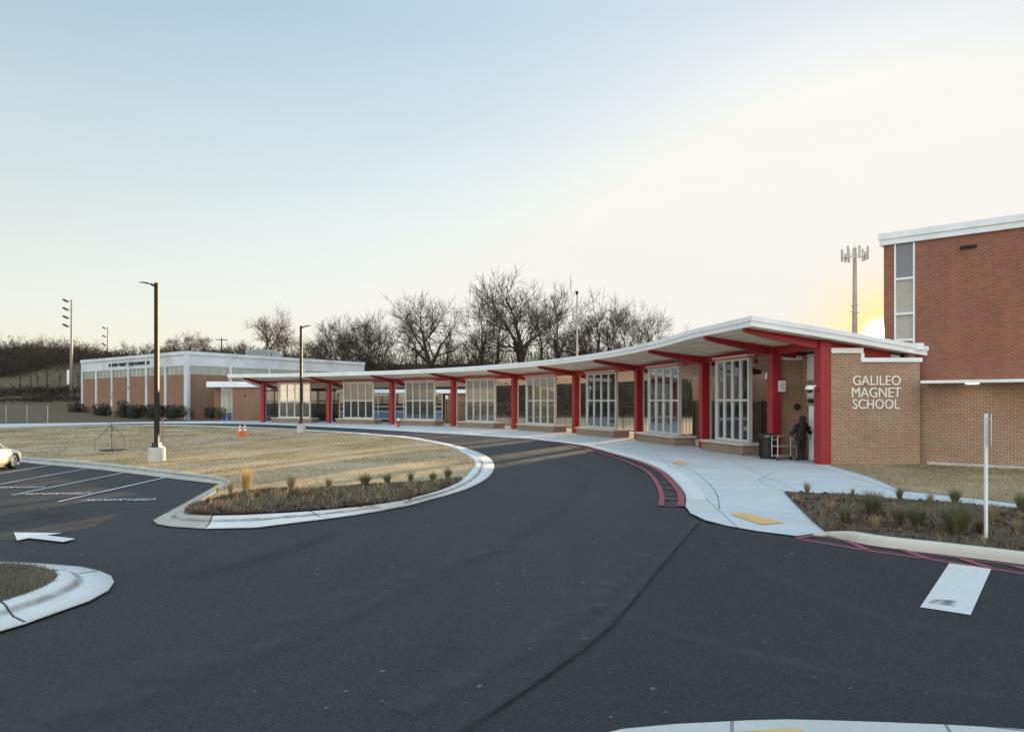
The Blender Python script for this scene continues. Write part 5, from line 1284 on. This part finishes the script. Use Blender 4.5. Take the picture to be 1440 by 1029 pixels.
tufts("right_bed_wisps", RBED, 150, .17, .065, [M_blade, M_bladegreen], 22, None, 7, .003)
def chips(name, poly, n, zo, seed):
    r = random.Random(seed); mb = MB(); xs = [p[0] for p in poly]; ys = [p[1] for p in poly]; k = 0
    while k < n:
        x = r.uniform(min(xs), max(xs)); y = r.uniform(min(ys), max(ys))
        if abs(x) > y * .75 + 1 or not inside((x, y), poly): k += .1; continue
        k += 1; leafcard(mb, (x, y, g(x, y) + zo + .02), r, .04, .11)
    tag(mb.build(name, M_chip, uv=False), kind='stuff')
chips("mulch_chips", RBED, 2600, .065, 8); chips("island_mulch_chips", ISBED, 5000, .185, 9)

# ------------------------------------------------------------------ sign post in the right bed
x, y = un(1386.5, 757, .07); sp = thing("sign_post", "slim white square post with a sign turned edge-on in the right bed", "sign post", (x, y, .06), 0)
MB().box(-.021, .021, -.021, .021, 0, 2.12).build("post", M_base if 0 else M_white, sp)
R = Matrix.Rotation(radians(55), 4, 'Z'); pl = MB(); n = 20
ring = [(.3 * max(-1, min(1, 1.25 * cos(2 * pi * k / n))), 1.85 + .27 * max(-1, min(1, 1.25 * sin(2 * pi * k / n)))) for k in range(n)]
i = len(pl.v); pl.v += [tuple(R @ Vector((a, -.075, b))) for a, b in ring] + [tuple(R @ Vector((a, -.079, b))) for a, b in ring]
pl.f += [tuple(range(n)), tuple(range(n, 2 * n))[::-1]] + [(k, k + n, (k + 1) % n + n, (k + 1) % n) for k in range(n)]; pl.mi = [0] * len(pl.f)
pl.build("sign_plate", M_white, sp)
for z_ in (1.68, 2.02): MB().bar((.0, 0, z_), tuple(R @ Vector((0, -.076, z_))), .02).build("bolt", M_galv, sp)

# ------------------------------------------------------------------ entrance: bin, trolley, cameras, person
bx = (10.50, 29.25)
bi = thing("litter_bin", "round black litter bin at the foot of a red column", "bin", (*bx, .03))
MB().lathe([(.27, 0), (.30, .04), (.31, .86), (.32, .87)], 24).build("body", M_black, bi); MB().lathe([(.335, .872), (.335, 1.0), (.30, 1.03)], 24).build("lid", M_black, bi)
rb = MB()
for k in range(24): a = 2 * pi * k / 24; rb.bar((.312 * cos(a), .312 * sin(a), .06), (.318 * cos(a), .318 * sin(a), .84), .02)
rb.build("slats", M_bronze, bi); MB().box(-.22, -.02, -.345, -.336, .9, .96).build("label_plate", M_galv, bi)
ctx = (10.93, 28.55)
tr = thing("utility_trolley", "silver two-shelf steel trolley pulled by the person in dark coat", "trolley", (*ctx, .03), .12)
fr = MB(); LX, LY, TH = .40, .24, .94
for sx in (-1, 1):
    for sy in (-1, 1): fr.tube([(sx * LX, sy * LY, .10), (sx * LX, sy * LY, TH)], .022, 8)
for sy in (-1, 1): fr.tube([(-LX, sy * LY, TH), (-LX + .03, sy * LY, TH + .02), (LX - .12, sy * LY, TH + .02), (LX + .02, sy * LY, TH - .09)], .02, 8)
for sx in (-1, 1): fr.tube([(sx * LX, -LY, TH - .12), (sx * LX, LY, TH - .12)], .018, 8)
fr.build("tube_frame", M_silver, tr, uv=False)
for z in (.18, .56): MB().box(-LX + .01, LX - .01, -LY + .01, LY - .01, z - .03, z + .02).build("shelf", M_silver, tr, bevel=.005)
for sx in (-1, 1):
    for sy in (-1, 1): MB().tube([(sx * LX, sy * LY - .02, .055), (sx * LX, sy * LY + .02, .055)], .055, 12).build("castor", M_rubber, tr)
def dome_camera(name, loc, label, rz, tall=False):
    t = thing(name, label, "security camera", loc, rz)
    MB().box(-.02, .02, -.06, .34, .06, .12).build("bracket", M_white, t)
    MB().lathe([(.11, .10), (.16, .06), (.17, -.02), (.15, -.05)], 18).build("housing", M_white, t, smooth=True); MB().lathe([(.125, -.052), (.11, -.11), (.06, -.16), (.01, -.175)], 16).build("dome", M_black, t, smooth=True)
    return t
z = CAMH + (HZ - 546) * 26.6 / F
dome_camera("security_camera", (11.20, 26.75, z), "white dome camera on the front red column by the door", -pi / 2)
q = COLS[4]; dome_camera("security_camera", (q[0] - .72, q[1] - .2, 3.95), "round dome camera hanging beside a red column mid-canopy", -1.2)
x, y, z = at(1095.5, 29.75, 550); sb = thing("speaker_box", "white speaker box on the red column above the bin", "speaker", (x + .12, y, z)); MB().box(-.13, .13, -.09, .09, -.02, .44).build("cabinet", M_white, sb, bevel=.01); MB().box(-.1, .1, -.095, -.091, .04, .38).build("grille", M_alu, sb)
x, y, z = at(1122, 30.1, 572); rl = thing("wall_lamp", "small round dark lamp on the brick wall behind the person", "wall lamp", (x, 30.195, z)); MB().tube([(0, 0, 0), (0, -.09, 0)], [.14, .12], 16).build("housing", M_bronze, rl); MB().tube([(0, -.091, 0), (0, -.12, 0)], [.10, .06], 16).build("lens", M_dark, rl)
x, y, z = at(1063, 31.5, 520); hs = thing("alarm_sounder", "small red alarm sounder near the tallest windscreen's top", "alarm", (x, y, 4.05)); MB().box(-.09, .09, -.05, .05, 0, .2).build("body", M_hydred, hs, bevel=.01); MB().box(-.05, .05, -.07, -.051, .05, .15).build("horn", M_red, hs); MB().bar((0, 0, .2), (0, 0, .62), .03).build("hanger", M_galv, hs)

def person():
    x, y = 11.46, 28.2; t = thing("person", "person in dark hooded coat and dark trousers pulling a trolley through the door", "person", (x, y, .03), 0)
    def skin(name, V, E, R_, mat, sub=2):
        me = bpy.data.meshes.new(name); me.from_pydata(V, E, []); o = bpy.data.objects.new(name, me); COL.objects.link(o)
        md = o.modifiers.new("s", 'SKIN'); sv = me.skin_vertices[0].data
        for i, r in enumerate(R_): sv[i].radius = r if isinstance(r, tuple) else (r, r)
        sv[0].use_root = True
        md.use_smooth_shade = True
        m2 = o.modifiers.new("u", 'SUBSURF'); m2.levels = sub; m2.render_levels = sub
        dg = bpy.context.evaluated_depsgraph_get(); m = bpy.data.meshes.new_from_object(o.evaluated_get(dg)); m.name = name
        bpy.data.objects.remove(o); p = bpy.data.objects.new(name, m); COL.objects.link(p); m.materials.clear(); m.materials.append(mat)
        for pl_ in m.polygons: pl_.use_smooth = True
        p.parent = t; return p
    # seen from behind, turned a little to the right, left arm back to the trolley, right arm to the door
    B = [(0, 0, .93), (.01, .0, 1.10), (.04, .02, 1.30), (.06, .03, 1.42), (.07, .04, 1.52), (.09, .07, 1.62), (.09, .08, 1.72),       # pelvis..head
         (-.12, .02, 1.40), (-.30, -.05, 1.17), (-.45, -.12, 1.03), (-.53, -.14, 1.00),      # left arm
         (.22, .04, 1.40), (.33, .06, 1.17), (.43, .16, 1.09), (.48, .22, 1.09),             # right arm
         (-.09, .0, .86), (-.08, .02, .48), (-.10, .0, .09), (.09, .02, .86), (.12, .05, .48), (.08, .02, .09)]
    E = [(0, 1), (1, 2), (2, 3), (3, 4), (4, 5), (5, 6), (3, 7), (7, 8), (8, 9), (9, 10), (3, 11), (11, 12), (12, 13), (13, 14), (0, 15), (15, 16), (16, 17), (0, 18), (18, 19), (19, 20)]
    R_ = [(.09, .06), (.08, .05), (.08, .05), (.06, .045), (.05, .05), (.085, .095), (.08, .09), .05, .045, .036, .028, .05, .045, .036, .028, .07, .05, .04, .07, .05, .04]
    body = skin("body", B, E, R_, M_skin)
    # clothing: coat with hem, hood, trousers, shoes
    ct_ = MB(); ct_.lathe([(.235, .78), (.232, .80), (.215, .98), (.19, 1.12), (.205, 1.28), (.215, 1.36), (.17, 1.45), (.10, 1.52), (.07, 1.55)], 20)
    nz = lambda a, b, c: 1 + .05 * sin(3 * atan2(b, a) + c * 9) + .03 * sin(7 * atan2(b, a) - c * 5)
    ct_.v = [(a * nz(a, b, c) + .05 * max(0, c - .95) / .5, b * .78 * nz(a, b, c) + .02, c) for a, b, c in ct_.v]
    ct_.tube([(-.12, .02, 1.40), (-.21, -.01, 1.29), (-.30, -.05, 1.17), (-.39, -.09, 1.09), (-.47, -.12, 1.03)], [.10, .092, .08, .072, .062], 12)
    ct_.tube([(.20, .04, 1.40), (.28, .05, 1.29), (.33, .07, 1.18), (.39, .12, 1.12), (.44, .17, 1.09)], [.10, .092, .08, .072, .062], 12)
    ct_.build("coat", M_coat, t, smooth=True, uv=False)
    TV = [(0, 0, .90), (-.09, .0, .84), (-.08, .02, .48), (-.10, .0, .08), (.09, .02, .84), (.12, .05, .48), (.08, .02, .08)]
    skin("trousers", TV, [(0, 1), (1, 2), (2, 3), (0, 4), (4, 5), (5, 6)], [(.16, .13), .11, .088, .072, .11, .088, .072], M_trouser)
    hood = MB(); hood.lathe([(.19, -.25), (.165, -.16), (.13, -.05), (.118, .03), (.10, .09), (.065, .13), (.02, .145)], 18)
    n1 = random.Random(2); hood.v = [(.09 + a * (1.0 + .08 * sin(7 * c)), .06 + b * 1.08, 1.64 + c) for a, b, c in hood.v]; hood.build("hair", M_coat, t, smooth=True, uv=False)
    face = MB(); face.lathe([(.02, -.11), (.06, -.10), (.078, -.03), (.078, .04), (.05, .09)], 12); face.v = [(.125 + a * .9, .12 + b, 1.62 + c) for a, b, c in face.v]; fo_ = face.build("face", M_skin, t, smooth=True, uv=False)
    MB().tube([(.165, .19, 1.63), (.175, .215, 1.60), (.165, .20, 1.585)], [.012, .018, .012], 6).build("nose", M_skin, t, smooth=True, uv=False)
    for ex in (.135, .19): MB().lathe([(.004, -.012), (.012, 0), (.004, .012)], 8, c=(ex, .19)).build("eye", M_black, t, uv=False).location = (0, 0, 1.645)
    for s, bx_ in ((0, (-.10, -.02)), (1, (.08, .0))):
        sh = MB(); sh.lathe([(.055, 0), (.06, .03), (.045, .09)], 12); sh.v = [(bx_[0] + a * .95 + (.02 * s), bx_[1] + .05 + b * 2.1, c) for a, b, c in sh.v]; sh.build("shoe", M_black, t, smooth=True, uv=False)
    for side, base, d in ((0, Vector((-.53, -.14, 1.0)), Vector((-.85, -.2, -.25))), (1, Vector((.48, .22, 1.09)), Vector((.6, .7, .05)))):
        d.normalize(); sd = Vector((d.y, -d.x, 0)).normalized(); hm = MB()
        hm.tube([base - d * .03, base + d * .03, base + d * .075], [.022, .036, .030], 8)
        for k in range(4):
            s0 = base + d * .06 + sd * (k - 1.5) * .017; L = (.065, .075, .07, .055)[k]
            hm.tube([s0, s0 + d * L * .5 + Vector((0, 0, -.008)), s0 + d * L * .75 + Vector((0, 0, -.04))], [.009, .0085, .007], 6)
        th = base + sd * .032; hm.tube([th, th + d * .04 + sd * .02, th + d * .07 + sd * .012 + Vector((0, 0, -.02))], [.011, .0095, .008], 6)
        hm.build("hand", M_skin, t, smooth=True, uv=False)
person()

# ------------------------------------------------------------------ parked car
def parked_car():
    a = Vector(un(0, 665.6)); b = Vector(un(72.5, 653.8)); d = (b - a).normalized(); left = Vector((-d.y, d.x))
    wc = Vector(un(16.5, 658.3)); c = wc - d * 1.36 + left * .74; z = g(wc.x, wc.y)
    t = thing("parked_car", "cream saloon car parked nose to the kerb at the far left", "car", (c.x, c.y, z), atan2(d.y, d.x))
    # sections along x (front +): x, half width, sill z, shoulder z, top z (centre line)
    SX = [(-2.28, .62, .45, .62, .68), (-2.2, .74, .34, .80, .90), (-1.9, .83, .25, .88, .98), (-1.36, .86, .22, .92, 1.02), (-.9, .87, .2, .93, .98), (0, .87, .2, .93, .97), (.75, .87, .2, .92, .98), (1.0, .865, .21, .90, .985), (1.36, .855, .22, .86, .94), (1.75, .83, .24, .78, .86), (2.05, .77, .28, .70, .77), (2.22, .66, .36, .60, .66), (2.30, .50, .44, .54, .57)]
    rows = []
    for x, hw, z0, zs, zt in SX:
        r = [(hw * .86, z0), (hw * .985, z0 + (zs - z0) * .28), (hw, z0 + (zs - z0) * .62), (hw * .965, zs - .03), (hw * .88, zs + (zt - zs) * .35), (hw * .5, zt - .012), (0, zt)]
        rows.append([(x, -y_, z_) for y_, z_ in r] + [(x, y_, z_) for y_, z_ in r[-2::-1]])
    bd_ = loft(rows, "body", M_carpaint, True).build("body", M_carpaint, t, smooth=True, uv=False)
    rows = []
    for x, hw, zt in ((-1.75, .70, .95), (-1.15, .62, 1.33), (-.55, .58, 1.42), (.1, .57, 1.42), (.35, .60, 1.33), (.85, .72, .95)):
        rows.append([(x, -.74 - (.0 if zt < 1 else 0), .93), (x, -hw, zt), (x, 0, zt + .03), (x, hw, zt), (x, .74, .93)])
    loft(rows, "cabin_glass", M_glassdark, True).build("cabin_glass", M_spandrel, t, smooth=False, uv=False)
    rows = []
    for x, hw, zt in ((-1.05, .61, 1.37), (-.55, .585, 1.435), (.1, .575, 1.435), (.36, .59, 1.37)): rows.append([(x, -hw, zt), (x, 0, zt + .04), (x, hw, zt), (x, 0, zt - .02)])
    loft(rows, "roof_panel", M_carpaint, True).build("roof_panel", M_carpaint, t, smooth=True, uv=False)
    pil = MB()
    for s in (-1, 1):
        pil.bar((.85, s * .735, .94), (.30, s * .61, 1.37), .07); pil.bar((-1.75, s * .735, .94), (-1.1, s * .63, 1.36), .1); pil.bar((-.3, s * .745, .93), (-.35, s * .6, 1.42), .08)
    pil.build("pillars", M_carpaint, t, uv=False)
    for sx in (1.36, -1.36):
        for sy in (-1, 1):
            w_ = thing_part = MB().lathe([(.20, -.10), (.29, -.10), (.315, -.07), (.315, .07), (.29, .10), (.20, .10)], 28)
            w_.v = [(sx + x_, sy * .74 + z_, .315 + y_) for x_, y_, z_ in w_.v]; wo = w_.build("wheel", M_rubber, t, smooth=False, uv=False)
            rm = MB(); rm.lathe([(.205, -.06), (.205, .06), (.03, .075)], 24); 
            rm2 = MB()
            yo = sy * .848
            for k in range(5):
                an = 2 * pi * k / 5 + .3; rm2.bar((sx + .03 * cos(an), yo, .315 + .03 * sin(an)), (sx + .20 * cos(an), yo, .315 + .20 * sin(an)), .075, .02, up=(0, 1, 0))
            for k in range(20):
                an = 2 * pi * k / 20; an2 = an + 2 * pi / 20; rm2.bar((sx + .205 * cos(an), yo, .315 + .205 * sin(an)), (sx + .205 * cos(an2), yo, .315 + .205 * sin(an2)), .03, .03, up=(0, 1, 0))
            rm2.tube([(sx, yo - .012, .315), (sx, yo + .012, .315)], .06, 14)
            ro_ = rm2.build("rim", M_alu, None, uv=False); ro_.parent = wo
            # arch lining
            al = MB(); n = 16
            for k in range(n):
                a0, a1 = pi * k / n - .15, pi * (k + 1) / n - .15
                P = lambda an, r_, yy: (sx + r_ * cos(an), sy * yy, .315 + r_ * sin(an))
                al.quad(P(a0, .315, .872), P(a1, .315, .872), P(a1, .385, .872), P(a0, .385, .872)); al.quad(P(a0, .385, .872), P(a1, .385, .872), P(a1, .385, .6), P(a0, .385, .6))
            al.build("wheel_arch", M_black, t, uv=False)
    for sy in (-1, 1):
        MB().box(2.02, 2.16, sy * .62 - .14, sy * .62 + .14, .56, .69).build("headlight", M_spandrel, t, bevel=.03)
        MB().bar((.50, sy * .90, .96), (.58, sy * 1.0, .99), .12, .1).build("side_mirror", M_carpaint, t)
        MB().box(-.25, -.10, sy * .875 - .012, sy * .875 + .012, .78, .81).build("door_handle", M_carpaint, t)
    MB().box(2.24, 2.30, -.4, .4, .40, .50).build("grille", M_black, t); MB().box(-.4, -.392, -.885, -.872, .3, .9).build("door_seam", M_black, t); MB().box(.86, .868, -.885, -.872, .3, .88).build("door_seam", M_black, t)
    MB().box(-2.0, 2.0, -.7, .7, .14, .24).build("underbody", M_black, t)
parked_car()
